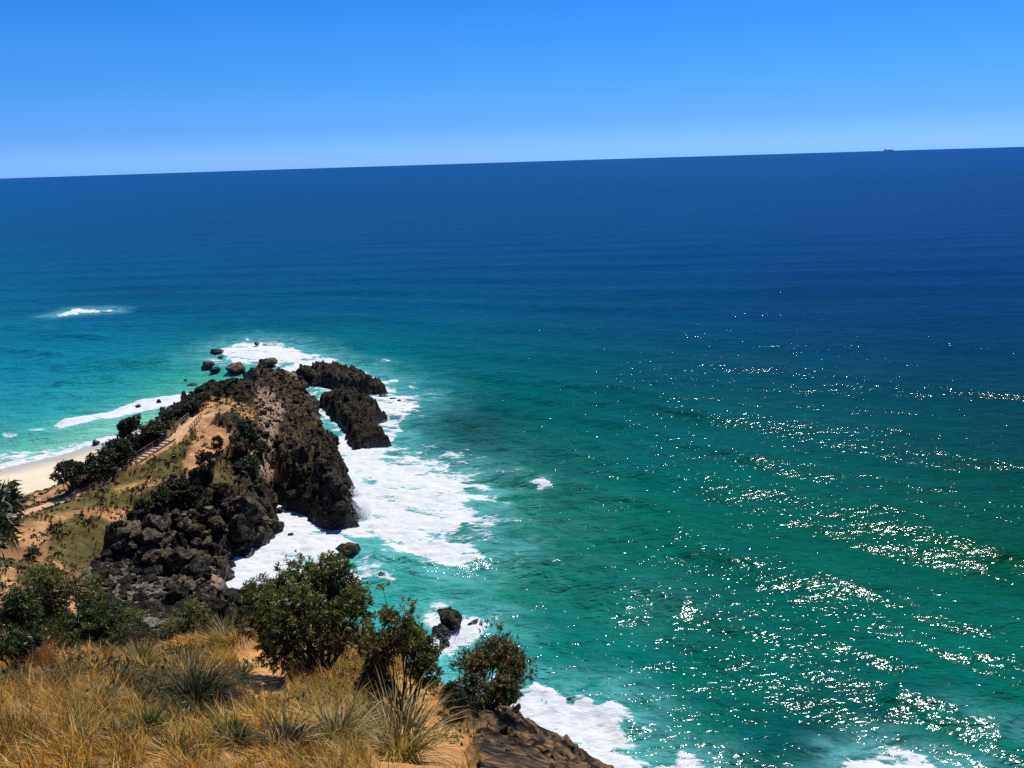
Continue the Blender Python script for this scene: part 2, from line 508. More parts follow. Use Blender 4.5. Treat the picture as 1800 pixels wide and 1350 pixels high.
L = []   # control points of the land surface
for px, py, z in [
    (400, 712, 14), (430, 722, 13), (380, 705, 13.2), (352, 728, 12.6), (335, 745, 12), (300, 775, 11.2), (250, 805, 10),
    (200, 840, 8.8), (150, 866, 8.4), (90, 886, 8.6), (40, 902, 9.6), (370, 745, 12.2), (400, 750, 11.8), (440, 745, 9.5),
    (430, 782, 8.2), (400, 790, 9.0), (410, 830, 7.6), (405, 852, 7.2), (340, 800, 10.2), (360, 850, 7.8), (300, 840, 9),
    (280, 860, 8.6), (250, 880, 8.2), (200, 900, 8.5), (150, 930, 8.2), (60, 930, 9.4), (215, 935, 7), (190, 960, 5.6),
    (130, 1000, 7.4), (165, 1015, 4.6), (260, 1010, 2.6), (230, 1060, 3.6), (330, 1000, 1.8), (300, 1060, 2.4), (210, 985, 3.6),
    (60, 1010, 12.5), (20, 1000, 13.5), (140, 1070, 6.4), (100, 1045, 10), (60, 1035, 13.5), (0, 1030, 17),
    (260, 920, 4.4), (310, 930, 3.4), (350, 930, 3.0), (290, 880, 7.4), (340, 880, 5.6), (400, 895, 4.6), (440, 870, 6), (455, 920, 5),
    (430, 950, 3), (370, 980, 1.6), (380, 1040, 1.2), (480, 700, 3.2), (515, 700, 2.0), (495, 680, 2.2), (460, 655, 3.2), (470, 740, 4.4),
    (500, 760, 4.4), (548, 730, 1.6), (520, 790, 7), (545, 815, 8), (515, 850, 7.2), (570, 850, 7), (590, 890, 6), (560, 900, 4.8),
    (470, 850, 5), (460, 800, 6.4), (500, 720, 3.2), (455, 700, 5), (585, 782, 2.2), (560, 770, 2.8),
    (0, 845, 0.9), (40, 865, 1.8), (100, 852, 2.2), (100, 828, 1.0), (170, 802, 1.0), (230, 775, 1.3), (170, 830, 2.2), (200, 815, 2.0),
    (280, 748, 1.4), (240, 790, 2.6), (0, 822, 0), (100, 800, 0), (170, 782, 0), (230, 765, 0.1), (-300, 905, 0), (-200, 930, 2.5), (0, 885, 3)]:
    L.append(P(px, py, z))
for px, py, r in [
    (700, 1345, 3.6), (300, 1345, 4.6), (0, 1345, 5.2), (340, 1295, 10.0), (100, 1290, 9), (600, 1290, 7.4),
    (450, 1205, 14), (570, 1215, 14), (300, 1185, 17), (100, 1205, 13.5), (0, 1190, 13), (430, 1115, 22), (300, 1158, 20.5),
    (180, 1172, 18.5), (60, 1160, 18), (690, 1240, 11.5), (745, 1190, 17), (820, 1245, 13.5), (730, 1275, 9), (800, 1300, 9),
    (870, 1300, 20), (905, 1318, 24), (960, 1342, 29), (1010, 1372, 33), (1060, 1405, 37), (860, 1320, 12), (940, 1345, 20),
    (612, 1078, 31), (640, 1118, 27), (700, 1225, 27), (760, 1235, 27), (820, 1265, 27)]:
    L.append(W(px, py, r))
for x, y, z in [(0, 0, 58.3), (-8, 0, 58.6), (8, 0, 55), (8, 4, 52), (6, 10, 48.5), (10, 15, 41), (15, 15, 36), (20, 10, 36), (14, 30, 26), (24, 24, 24), (40, 20, 14), (10, 38, 24), (0, -20, 62), (-40, -20, 62), (40, -20, 40), (-100, -40, 60), (-100, 20, 48),
                (-30, 20, 46), (-60, 40, 30), (-100, 60, 24), (-160, 60, 20), (-34, 36, 28), (-14, 40, 30), (-26, 50, 24.5), (-40, 60, 18.5), (-16, 28, 39), (-24, 32, 34), (-20, 22, 43.5), (-8, 32, 37),
                (-14, 60, 19), (-2, 60, 16), (-12, 85, 7), (-30, 85, 10), (-50, 75, 14.5), (0, 80, 5), (8, 50, 15), (18, 50, 11),
                (30, 40, 16), (50, 20, 22), (60, 0, 26), (-100, 100, 11), (-150, 110, 4), (-300, 100, 10), (-400, -260, 60), (110, -260, 60),
                (110, -60, 20), (75, 20, 2), (36, 50, 6), (22, 62, 8)]:
    L.append(np.array([x, y, z], float))
L = np.array(L)
RB = RBF(L[:, :2], L[:, 2], lambda r: np.sqrt(r * r + 4.0), 0.6)

# path and stair line: bottom of the ramp to the lookout
STAIR_A, STAIR_B = P(178, 852, 8.5), P(302, 772, 11.6)
PATH_PTS = [P(-120, 985, 12.5), P(-40, 935, 10.6), P(40, 902, 9.5), P(95, 884, 8.7), P(140, 868, 8.4), STAIR_A, STAIR_B, P(318, 760, 12.0), P(334, 744, 12.4), P(349, 733, 12.7), P(380, 726, 13.4)]
PATH_XY = np.array([p[:2] for p in PATH_PTS]); PATH_Z = np.array([p[2] for p in PATH_PTS])
_seg = np.hypot(*(PATH_XY[1:] - PATH_XY[:-1]).T); PATH_T = np.concatenate(([0], np.cumsum(_seg))) / _seg.sum()

# paint zones, outlined on the land: (kind, polygon in photo pixels)
Z_GRASS = [
    [(355, 722), (375, 703), (420, 700), (440, 712), (452, 722), (440, 732), (400, 728)],
    [(60, 905), (120, 882), (190, 857), (250, 815), (305, 775), (335, 755), (350, 770), (330, 800), (325, 835), (295, 850), (275, 890), (245, 905),
     (215, 935), (190, 985), (175, 985), (130, 1003), (110, 990), (85, 985), (90, 920)],
    [(372, 800), (415, 805), (416, 856), (372, 855)],
    [(0, 985), (60, 990), (100, 1000), (130, 1040), (90, 1050), (0, 1010)],
    [(40, 895), (80, 895), (75, 920), (30, 925)]]
Z_DIRT = [
    [(330, 735), (372, 698), (400, 700), (440, 715), (458, 735), (440, 740), (425, 735), (385, 733), (372, 745), (410, 760), (405, 800), (385, 800), (360, 820), (330, 850), (325, 810), (345, 765)],
    [(200, 858), (260, 842), (290, 845), (230, 866)], [(0, 925), (60, 915), (120, 900), (190, 893), (195, 900), (130, 910), (92, 922), (80, 950), (60, 965), (20, 955), (0, 950)],
    [(85, 985), (110, 990), (120, 1040), (150, 1080), (165, 1078), (150, 1090), (125, 1075), (108, 1045)],
    [(175, 893), (230, 900), (200, 920), (180, 912)], [(0, 1000), (30, 1005), (20, 1080), (0, 1080)],
    [(225, 860), (245, 862), (245, 872), (228, 870)]]
Z_PALE = [[(455, 690), (480, 690), (500, 730), (490, 760), (478, 790), (465, 800), (460, 760), (448, 720)], [(500, 655), (520, 640), (540, 640), (520, 668)],
          [(380, 985), (400, 990), (400, 1050), (370, 1040)], [(440, 800), (480, 790), (490, 850), (450, 860), (425, 850)]]
Z_OCHRE = [[(430, 650), (520, 650), (575, 700), (580, 760), (540, 790), (490, 800), (440, 800), (445, 700)], [(425, 790), (490, 790), (490, 860), (430, 870)], [(340, 960), (400, 980), (400, 1060), (330, 1090), (290, 1030)]]
Z_NEARDIRT = [[(412, 1148), (460, 1126), (500, 1150), (512, 1205), (508, 1245), (455, 1252), (418, 1212)], [(690, 1190), (740, 1170), (780, 1182), (770, 1250), (700, 1260)],
              [(650, 1260), (750, 1240), (830, 1290), (840, 1350), (690, 1400), (640, 1320)], [(390, 1240), (460, 1235), (470, 1285), (400, 1290)]]
Z_NEARROCK = [[(790, 1225), (800, 1170), (840, 1200), (900, 1215), (1300, 1200), (1400, 1500), (820, 1700), (835, 1350), (838, 1330), (815, 1280)],
              [(610, 1020), (700, 1040), (690, 1130), (640, 1120)]]

def base_h(x, y):
    """land surface without fine relief, and the distance inside the coast"""
    s = psdf(x, y, COAST)
    h = RB(x, y)
    d, t = ldist(x, y, PATH_XY)
    pz = np.interp(t, PATH_T, PATH_Z)
    wgt = sm(2.2, 0.9, d)
    h = h * (1 - wgt) + (pz - 0.12) * wgt
    rg = sm(-66, -56, x - 0.16 * (y - 150)) * sm(80, 95, y)
    s = s + rg * (1.9 * fbm(x * 0.20, y * 0.20, 4, 15) + 0.5)
    cliff = 0.25 + (2.1 - 0.5 * rg) * np.maximum(s, 0)
    h = np.where(s > 0, np.minimum(h, cliff), np.minimum(h, 0.5 * s))
    return h, s, wgt

def multi(pls, qx, qy, soft):
    o = np.full(qx.shape, -1e9)
    for p in pls:
        o = np.maximum(o, psdf(qx, qy, p))
    return sm(-soft, soft, o)

def crag(x, y, s=3):
    wx = x + 1.1 * vnoise(x * 0.35, y * 0.35, s + 5); wy = y + 1.1 * vnoise(x * 0.35 + 7, y * 0.35, s + 6)
    _, e1, c1 = worley(wx * 0.30, wy * 0.30, s); d2, e2, c2 = worley(wx * 0.75, wy * 0.75, s + 11)
    d3, e3, c3 = worley(wx * 1.7 + 3, wy * 1.7, s + 23)
    return (c1 - 0.45) * 1.9 + (c2 - 0.5) * 1.25 + (c3 - 0.5) * 0.55 - 0.5 * sm(0.14, 0.0, e2 - d2) + 0.8 * ridged(x * 0.12, y * 0.12, 4, s + 31) + 0.7 * ridged((x * 0.9 + y * 0.45) * 0.42, (y * 0.9 - x * 0.45) * 0.10, 4, s + 37)

def land(x, y, fine=True):
    """height and paint of the land at x, y"""
    h, s, path = base_h(x, y)
    qx, qy = proj(np.stack([x, y, h], -1))
    j = 11.0 * fbm(x * 0.30, y * 0.30, 5, 71, 0.62)
    far = sm(46, 60, y)
    pxs = 1.0
    grass = multi(Z_GRASS, qx + j, qy - 0.7 * j, 5.0) * far
    dirt = multi(Z_DIRT, qx - j * 0.9, qy + j * 0.6, 6.0) * far
    dirt = np.maximum(dirt, path * far)
    pale = multi(Z_PALE, qx + j, qy + j, 6.0) * far
    slope_gr = sm(92, 80, y - 0.15 * x) * sm(-0.5, 3.0, h - 6)
    nd = multi(Z_NEARDIRT, qx + 2.2 * j, qy - 1.6 * j, 6.0) * (1 - far)
    nr = multi(Z_NEARROCK, qx + 2 * j, qy + 2 * j, 8.0)
    nr = np.where(y < 60, nr, 0)
    # sand
    sand = sm(3.0, 2.2, h) * (qx < 262 + j) * sm(-58, -64, x - 0.16 * (y - 150)) * sm(98, 108, y)
    grassy_hill = slope_gr * (1 - nr) * (1 - nd)
    soilw = np.clip(np.maximum.reduce([grass, dirt, grassy_hill, nd, sand]), 0, 1)
    rock = 1 - soilw
    rock = np.where((x < -70) & (y < 130) & (h > 2), np.minimum(rock, 0.1), rock)
    lowl = far * sm(150, 110, qx + j) * sm(915, 900, qy) * sm(1.0, 2.0, h)
    dirt = np.maximum(dirt, lowl * (1 - sand) * (1 - grass) * sm(900, 885, qy) * 0.9)
    rock = rock * (1 - lowl)
    rock = rock * (1 - far * sm(175, 140, qx + j) * sm(925, 940, qy) * sm(4.0, 6.0, h))
    cove = multi([[(120, 1000), (190, 990), (260, 990), (300, 1020), (330, 1060), (320, 1110), (200, 1120), (140, 1060)]], qx, qy, 12) * sm(80, 90, y)
    # relief
    if fine:
        cg = crag(x, y)
        och = multi(Z_OCHRE[:1], qx + j, qy + j, 10.0) * far
        amp = rock * sm(-1, 3, s) * (1 - 0.85 * cove) * (1 - 0.25 * och)
        nf = sm(44, 60, y)
        cg = cg * nf + (0.20 * crag(x * 2.2, y * 2.2, 8) + 0.30 * ridged(x * 0.5, y * 0.5, 3, 81) + 0.22 * ridged(x * 1.9, y * 1.9, 4, 83) + 0.12 * crag(x * 6, y * 6, 9)) * (1 - nf)
        h = h + 1.2 * cg * amp * (0.55 + 0.45 * sm(0, 4, h)) * np.where(y < 60, np.clip((np.hypot(x, y) - 5) / 22, 0.06, 1), 1)
        ter = vnoise(x * 0.10 + 0.8 * vnoise(x * 0.3, y * 0.3, 4), y * 0.75 + 1.6 * vnoise(x * 0.14, y * 0.14, 8), 41)
        tt = y * 0.42 - 0.10 * x + 1.9 * fbm(x * 0.16, y * 0.22, 3, 49) + 0.5 * vnoise(x * 0.7, y * 0.5, 50)
        saw = 0.5 - (tt - np.floor(tt))
        tmask = np.clip(0.5 + 1.6 * fbm(x * 0.12 + 3, y * 0.15, 3, 51), 0.1, 1)
        h = h + grass * (1 - path) * (0.15 * ter + 1.25 * saw * tmask + 0.16 * fbm(x * 0.9, y * 0.9, 3, 43))
        h = h + dirt * (1 - path) * 0.55 * fbm(x * 0.7, y * 0.7, 4, 44)
        h = h + grassy_hill * (0.35 * fbm(x * 0.5, y * 0.5, 4, 45) + 0.10 * fbm(x * 2.2, y * 2.2, 3, 46))
        h = h + nd * (0.10 * fbm(x * 3, y * 3, 4, 47) - 0.12)
        h = h + cove * 0.25 * fbm(x, y, 3, 48)
    ledge = (tt - np.floor(tt) < 0.16) * tmask * grass if fine else 0 * h
    # paint
    nz = fbm(x * 0.25, y * 0.25, 4, 61)[..., None]
    nz2 = fbm(x * 1.3, y * 1.3, 3, 62)[..., None]
    gcol = np.array([0.105, 0.092, 0.028]) * (1 + 0.7 * nz) + np.array([0.16, 0.08, 0.02]) * np.clip(nz2 + 0.5 * nz, 0, 1)
    dcol = np.array([0.44, 0.215, 0.085]) * (1 + 0.6 * nz) * (1 + 0.5 * nz2) + np.array([0.05, 0.05, 0.03])
    hcol = np.array([0.25, 0.135, 0.05]) * (1 + 0.5 * nz)
    pcol = np.array([0.62, 0.38, 0.20])
    ndcol = np.array([0.60, 0.30, 0.095]) * (1 + 0.35 * nz2)
    scol = np.array([0.66, 0.54, 0.38])
    c = hcol * np.ones(x.shape + (1,))
    for w_, k in ((grassy_hill, hcol), (grass, gcol), (dirt, dcol), (path * far, pcol), (nd, ndcol), (sand, scol)):
        c = c * (1 - w_[..., None]) + k * w_[..., None]
    wet = sm(2.4, 0.6, h + 1.2 * fbm(x * 0.4, y * 0.4, 3, 64)) * rock * sm(14, 5, s)
    rust = np.where(y < 60, 0.68 + 0.6 * np.clip(fbm(x * 0.5, y * 0.5, 3, 66), -0.6, 0.6), np.clip(dirt + 0.15 * sm(5, 9, h) + 0.36 * multi(Z_OCHRE, qx + 2 * j, qy + 2 * j, 12.0), 0, 0.85))
    return h, dict(rust=rust, ledge=ledge, zone=np.clip(c, 0, 1), rock=rock, wet=wet, pale=pale, sand=sand, grass=grass, dirt=dirt, nd=nd, hill=grassy_hill, s=s)

def grid(x0, x1, y0, y1, st):
    xs = np.arange(x0, x1 + st / 2, st); ys = np.arange(y0, y1 + st / 2, st)
    X, Y = np.meshgrid(xs, ys)
    nx, ny = len(xs), len(ys)
    i = np.arange(nx * ny).reshape(ny, nx)
    f = np.stack([i[:-1, :-1], i[:-1, 1:], i[1:, 1:], i[1:, :-1]], -1).reshape(-1, 4)
    return X, Y, f

def compact(v, f, at):
    u, inv = np.unique(f, return_inverse=True)
    return v[u], inv.reshape(f.shape), {k: a[u] for k, a in at.items()}

GRIDS = []
def land_patch(name, x0, x1, y0, y1, st, keep=None, dz=0.0):
    X, Y, f = grid(x0, x1, y0, y1, st)
    h, a = land(X, Y)
    if dz == 0.0: GRIDS.append((x0, y0, st, h, a))
    v = np.stack([X, Y, h + dz], -1).reshape(-1, 3)
    at = {k: (a[k].reshape(-1, 3) if a[k].ndim == 3 else a[k].ravel()) for k in ('zone', 'rock', 'wet', 'pale', 'sand', 'rust')}
    ok = (v[f][:, :, 2].max(1) > -1.6)
    if keep is not None:
        ok &= keep(v[f].mean(1))
    f = f[ok]
    sf = at['sand'][f].mean(1) > 0.5
    if sf.any():
        vs, fs, as_ = compact(v, f[sf], at)
        as_['wet'] = sm(0.85, 0.15, vs[:, 2] + 0.15 * fbm(vs[:, 0] * 0.2, vs[:, 1] * 0.2, 3, 5))
        add('beach', mesh_from('beach', vs, fs, True, {'wet': as_['wet']}, [M_SAND]), kind='structure')
        f = f[~sf]
    v, f, at = compact(v, f, at)
    return add(name, mesh_from(name, v, f, True, {k: at[k] for k in ('zone', 'rock', 'wet', 'pale', 'rust')}, [M_LAND]), kind='structure')

land_patch('hillside', -34, 26, -4, 44, 0.12)
land_patch('headland', -118, 36, 43.6, 262, 0.34)
land_patch('hill', -400, 112, -262, 200, 6.0,
           keep=lambda c: ~((c[:, 0] > -117) & (c[:, 0] < 35) & (c[:, 1] > 44)) & ~((c[:, 0] > -34) & (c[:, 0] < 26) & (c[:, 1] > -5) & (c[:, 1] < 50)), dz=-0.6)

# sampler used to stand things on the ground
def look(x, y, key=None):
    x = np.atleast_1d(np.asarray(x, float)); y = np.atleast_1d(np.asarray(y, float))
    out = np.full(x.shape, -2.0 if key is None else 0.0)
    for x0, y0, st, h, a in GRIDS:
        g = h if key is None else a[key]
        fx, fy = (x - x0) / st, (y - y0) / st
        m = (fx >= 0) & (fy >= 0) & (fx < g.shape[1] - 1) & (fy < g.shape[0] - 1)
        i, j = fx[m].astype(int), fy[m].astype(int); u, v = fx[m] - i, fy[m] - j
        out[m] = (g[j, i] * (1 - u) + g[j, i + 1] * u) * (1 - v) + (g[j + 1, i] * (1 - u) + g[j + 1, i + 1] * u) * v
    return out
ground = look

def hit(px, py, r0=3.0, r1=300.0):
    """the land point seen at a photo pixel"""
    d = ray(float(px), float(py)); d = d / np.hypot(d[0], d[1])
    rs = np.concatenate([np.arange(r0, 45, 0.15), np.arange(45, r1, 0.4)])
    p = CP + d * rs[:, None]
    h = ground(p[:, 0], p[:, 1])
    b = np.where(p[:, 2] <= np.maximum(h, 0.0))[0]
    k = b[0] if len(b) else len(rs) - 1
    q = p[k].copy(); q[2] = max(h[k], 0.0)
    return q

# ------------------------------------------------------------------ sea
def px_line(pts): return P(*np.array(pts, float).T)[:, :2]

FOAM = [  # (outline on the water, density, softness in metres)
    ([(570, 770), (640, 755), (690, 765), (705, 800), (770, 815), (842, 845), (852, 885), (836, 925), (820, 955), (868, 975), (800, 1004), (742, 1000), (690, 975), (640, 945), (560, 945), (500, 900), (540, 840)], 0.98, 5.0),
    ([(700, 740), (800, 790), (880, 830), (905, 880), (885, 950), (890, 985), (780, 1015), (660, 985)], 0.58, 9.0),
    ([(385, 980), (440, 965), (480, 920), (480, 860), (540, 900), (600, 935), (625, 958), (600, 1000), (650, 1020), (600, 1035), (520, 1045), (440, 1090), (390, 1060)], 1.0, 1.5),
    ([(620, 985), (690, 980), (720, 1010), (700, 1035), (640, 1040), (600, 1020)], 0.60, 3.0),
    ([(530, 675), (600, 690), (700, 695), (752, 690), (748, 712), (712, 740), (690, 775), (600, 775), (560, 735)], 0.82, 5.0),
    ([(380, 625), (395, 605), (440, 597), (500, 603), (545, 620), (600, 642), (680, 668), (700, 690), (600, 690), (520, 672), (480, 645), (420, 640)], 0.95, 6.0),
    ([(490, 600), (560, 610), (640, 628), (740, 642), (720, 652), (640, 645), (560, 632)], 0.45, 6.0),
    ([(345, 632), (390, 628), (420, 640), (380, 650)], 0.6, 4.0),
    ([(690, 670), (740, 672), (760, 700), (750, 740), (700, 730)], 0.62, 6.0),
    ([(690, 780), (740, 770), (830, 795), (960, 835), (985, 860), (900, 850), (820, 830), (740, 815)], 0.42, 3.0),
    ([(930, 853), (965, 850), (972, 862), (940, 868)], 0.75, 1.0),
    ([(720, 1085), (760, 1060), (830, 1062), (868, 1095), (850, 1130), (800, 1152), (745, 1140)], 0.80, 3.0),
    ([(740, 1130), (790, 1130), (775, 1190), (735, 1190)], 0.55, 2.0),
    ([(860, 1185), (930, 1212), (985, 1240), (1060, 1228), (1105, 1262), (1135, 1310), (1150, 1350), (1000, 1450), (860, 1330), (820, 1250)], 0.92, 3.0),
    ([(1480, 1338), (1540, 1312), (1620, 1326), (1720, 1352), (1640, 1450), (1450, 1420)], 0.92, 2.0),
    ([(1140, 1345), (1210, 1325), (1260, 1335), (1250, 1380), (1150, 1390)], 0.75, 2.0),
    ([(88, 553), (128, 544), (205, 544), (196, 547), (150, 548), (104, 556)], 0.95, 4.0),
    ([(88, 752), (170, 728), (258, 702), (330, 692), (338, 708), (250, 722), (180, 738), (104, 757)], 1.05, 1.2),
    ([(0, 764), (90, 750), (95, 757), (0, 776)], 0.55, 2.0),
    ([(-60, 836), (0, 815), (100, 793), (170, 774), (240, 758), (240, 766), (170, 782), (100, 803), (0, 826), (-60, 845)], 0.85, 0.8),
    ([(-60, 812), (0, 795), (110, 780), (190, 768), (240, 752), (230, 764), (110, 795), (0, 815)], 0.58, 3.0),
    ([(250, 715), (330, 700), (300, 745), (200, 770), (200, 740)], 0.36, 3.0),
    ([(1085, 1050), (1150, 1035), (1185, 1050), (1170, 1080), (1110, 1085)], 0.50, 4.0),
    ([(1680, 1235), (1720, 1250), (1800, 1275), (1800, 1285), (1720, 1265)], 0.62, 1.5),
    ([(1425, 1165), (1500, 1180), (1560, 1185), (1500, 1190)], 0.42, 2.0),
    ([(1260, 1190), (1300, 1195), (1280, 1210)], 0.42, 2.0),
    ([(1620, 1290), (1700, 1300), (1680, 1312)], 0.42, 3.0),
    ([(820, 990), (960, 1005), (975, 1025), (850, 1020)], 0.34, 3.0),  # sun sparkle, painted on the water as thin foam
    ([(840, 1040), (920, 1050), (960, 1130), (900, 1200), (850, 1180)], 0.36, 6.0),
]
RIDGES = [  # swell crests: line, height, half width
    ([(700, 768), (780, 790), (880, 818), (970, 848), (1060, 872), (1180, 912), (1290, 955)], 1.3, 4.0),
    ([(940, 688), (1060, 733), (1160, 757), (1270, 782), (1420, 830)], 0.8, 5.0),
    ([(-60, 614), (0, 616), (60, 620), (120, 632)], 1.7, 3.5), ([(-60, 644), (0, 646), (80, 652)], 1.4, 3.5), ([(90, 676), (150, 668), (240, 668)], 1.1, 3.0),
    ([(130, 632), (200, 634), (320, 640)], 1.1, 3.5), ([(40, 575), (110, 588), (190, 600)], 1.3, 6.0), ([(340, 575), (400, 570), (470, 588)], 0.8, 6.0),
    ([(640, 975), (740, 1000), (800, 1002), (872, 974)], 1.0, 2.5), ([(90, 753), (170, 732), (260, 706), (330, 697)], 0.8, 1.6),
    ([(1020, 1075), (1090, 1050), (1150, 1042), (1240, 1070)], 0.7, 4.0), ([(1500, 880), (1640, 930), (1800, 1000)], 0.7, 6.0),
    ([(1080, 905), (1250, 965), (1420, 1010), (1550, 1060)], 0.55, 4.0), ([(1560, 1200), (1700, 1250), (1800, 1290)], 0.8, 4.0),
    ([(860, 1195), (960, 1225), (1060, 1235), (1130, 1300)], 0.6, 2.5), ([(800, 640), (960, 660), (1150, 690), (1400, 720)], 0.6, 7.0)]
TINTS = [  # (pixel, what the water shows there in sRGB)
    (0, 340, 12, 88, 158), (500, 330, 12, 84, 150), (1000, 310, 12, 84, 150), (1500, 290, 12, 82, 154), (1800, 285, 12, 80, 156), (0, 420, 14, 88, 148),
    (600, 420, 14, 82, 142), (1200, 420, 13, 77, 138), (1750, 420, 14, 71, 138), (0, 500, 22, 98, 148), (300, 500, 20, 92, 144), (700, 520, 15, 88, 138),
    (1200, 520, 15, 76, 130), (1750, 520, 15, 68, 126), (150, 580, 24, 110, 152), (60, 660, 32, 128, 158), (250, 640, 36, 132, 152), (200, 690, 48, 150, 164),
    (60, 740, 48, 148, 160), (380, 665, 84, 168, 150), (410, 680, 120, 176, 150), (330, 690, 96, 176, 164), (60, 785, 118, 186, 172), (170, 750, 128, 188, 172),
    (240, 740, 150, 190, 170), (100, 790, 150, 194, 170), (0, 812, 150, 190, 166), (500, 585, 18, 100, 130), (800, 600, 11, 95, 124), (1200, 620, 10, 82, 114),
    (1700, 620, 10, 69, 108), (720, 680, 16, 128, 138), (900, 700, 8, 102, 114), (1300, 720, 8, 90, 108), (1750, 760, 6, 78, 98), (830, 755, 8, 62, 84),
    (900, 790, 8, 106, 112), (1150, 820, 8, 100, 112), (1500, 850, 5, 88, 98), (900, 920, 8, 106, 100), (1150, 960, 8, 104, 102), (1450, 1000, 6, 98, 94),
    (1780, 950, 6, 86, 90), (700, 1060, 34, 140, 126), (900, 1060, 24, 114, 98), (1100, 1120, 10, 108, 98), (1350, 1180, 8, 106, 94), (1700, 1150, 6, 102, 90),
    (820, 1180, 80, 170, 158), (1000, 1180, 14, 106, 94), (1250, 1280, 8, 98, 86), (1440, 1310, 4, 66, 64), (1290, 1155, 6, 84, 76), (1700, 1290, 8, 104, 90),
    (760, 1170, 110, 200, 196), (1150, 1320, 14, 110, 96), (1000, 1300, 60, 160, 150), (640, 820, 70, 170, 170), (270, 512, 18, 78, 128), (440, 1000, 120, 190, 180)]

def build_sea():
    az = np.radians(np.concatenate([np.arange(-78, -37, 1.2), np.arange(-37, 37, 0.086), np.arange(37, 79, 1.2)]))
    dep = np.radians(np.concatenate([np.arange(50, 40, -0.4), np.arange(40, 3.0, -0.062)]))
    r = CAMZ / np.tan(dep)
    r = np.concatenate([r, np.geomspace(r[-1] * 1.012, 36000, 110)])
    RR, AA = np.meshgrid(r, az, indexing='ij')
    X, Y = RR * np.sin(AA), RR * np.cos(AA)
    spac = np.gradient(r)[:, None] * np.ones_like(X)
    # swell
    s = Y + 0.9 * X * np.exp(-(RR / 330.0) ** 2)
    s = s + 16.0 * fbm(X / 170, Y / 170, 3, 201) + 1.5 * fbm(X / 30, Y / 30, 2, 202)
    h = np.zeros_like(X)
    mod = 0.55 + 0.9 * np.clip(fbm(X / 160, Y / 90, 3, 203) + 0.35, 0, 1)
    for lam, amp, dr, ph in ((46, 0.50, 0.0, 0.3), (27, 0.30, 0.12, 2.0), (15, 0.20, -0.2, 4.0), (9, 0.12, 0.25, 1.0), (5.5, 0.065, -0.45, 5.0), (3.6, 0.035, 0.5, 2.5)):
        q = (s * math.cos(dr) + X * math.sin(dr)) * 2 * math.pi / lam + ph
        fade = np.clip(1.25 - 5.0 * spac / lam, 0, 1)
        h += amp * fade * mod * (np.sin(q) + 0.25 * np.cos(2 * q))
    coast = psdf(X, Y, COAST)
    h *= np.clip(0.25 + (-coast) / 40.0, 0.2, 1)
    for ln, hh, wd in RIDGES:
        l = px_line(ln)
        m = (X > l[:, 0].min() - 30) & (X < l[:, 0].max() + 30) & (Y > l[:, 1].min() - 40) & (Y < l[:, 1].max() + 40)
        d, t = ldist(X[m] + 2.5 * fbm(X[m] / 14, Y[m] / 14, 3, 9), Y[m] + 2.5 * fbm(X[m] / 14 + 5, Y[m] / 14, 3, 10), l)
        h[m] += hh * np.exp(-(d / wd) ** 2) * sm(0, 0.15, t) * sm(1, 0.85, t)
    foam = np.zeros_like(X); milk = np.zeros_like(X)
    for pl, dn, so in FOAM:
        l = px_line(pl); b = 8 * so + 6
        m = (X > l[:, 0].min() - b) & (X < l[:, 0].max() + b) & (Y > l[:, 1].min() - b) & (Y < l[:, 1].max() + b)
        jx = X[m] + so * 1.2 * fbm(X[m] / 6, Y[m] / 6, 4, 301); jy = Y[m] + so * 1.2 * fbm(X[m] / 6 + 9, Y[m] / 6, 4, 302)
        d = psdf(jx, jy, l)
        foam[m] = np.maximum(foam[m], dn * sm(-so, so, d))
        milk[m] = np.maximum(milk[m], np.clip(1.5 * dn - 0.65, 0, 0.85) * sm(-so * 3.2, so * 1.0, d))
    near = (coast > -2.2) & (X > -60)
    foam = np.where(near, np.maximum(foam, 0.8 * sm(-2.2, -0.2, coast)), foam)
    foam *= 0.86 + 0.80 * fbm((X * 0.9 - Y * 0.42) / 9.0, (Y * 0.9 + X * 0.42) / 3.2, 4, 304)
    # foam stands a little proud
    fz = foam > 0.3
    h[fz] += np.clip(foam[fz], 0, 1) * (0.22 + 0.40 * fbm(X[fz] / 2.6, Y[fz] / 1.6, 4, 303))
    tp = np.array(TINTS, float)
    srgb = tp[:, 2:] / 255.0
    lin = np.where(srgb < 0.04045, srgb / 12.92, ((srgb + 0.055) / 1.055) ** 2.4)
    pp = P(tp[:, 0], tp[:, 1])
    rr = np.hypot(pp[:, 0], pp[:, 1])
    # tints are blended over bearing and log distance
    uv = np.stack([np.arctan2(pp[:, 0], pp[:, 1]) * 2.0, np.log(rr / 60.0)], 1) * 100
    rb = RBF(uv, np.log(lin + 0.0015), lam=4.0)
    rq = np.minimum(RR, rr.max())
    gi = np.s_[:, :]
    tint_ = np.exp(rb(np.clip(AA, -0.62, 0.62) * 200, np.log(np.maximum(rq, 66) / 60.0) * 100)) - 0.0015
    ci = np.sin(np.arctan2(CAMZ, RR)); fre = np.minimum(0.02 + 0.98 * (1 - ci) ** 5, 0.105) * 0.95
    tint_ = np.clip((tint_ - fre[..., None] * np.array([0.05, 0.26, 0.85])) * (SEA_N + (SEA_K - SEA_N) * sm(4.6, 6.6, np.log(RR))[..., None]), tint_ * 0.15, 0.9)
    Z = h - RR ** 2 / (2 * R_EARTH)
    v = np.stack([X, Y, Z], -1).reshape(-1, 3)
    nr, na = X.shape
    i = np.arange(nr * na).reshape(nr, na)
    f = np.stack([i[:-1, :-1], i[1:, :-1], i[1:, 1:], i[:-1, 1:]], -1).reshape(-1, 4)[:, ::-1]
    cf = coast.ravel()[f].min(1)
    f = f[cf < 9.0]
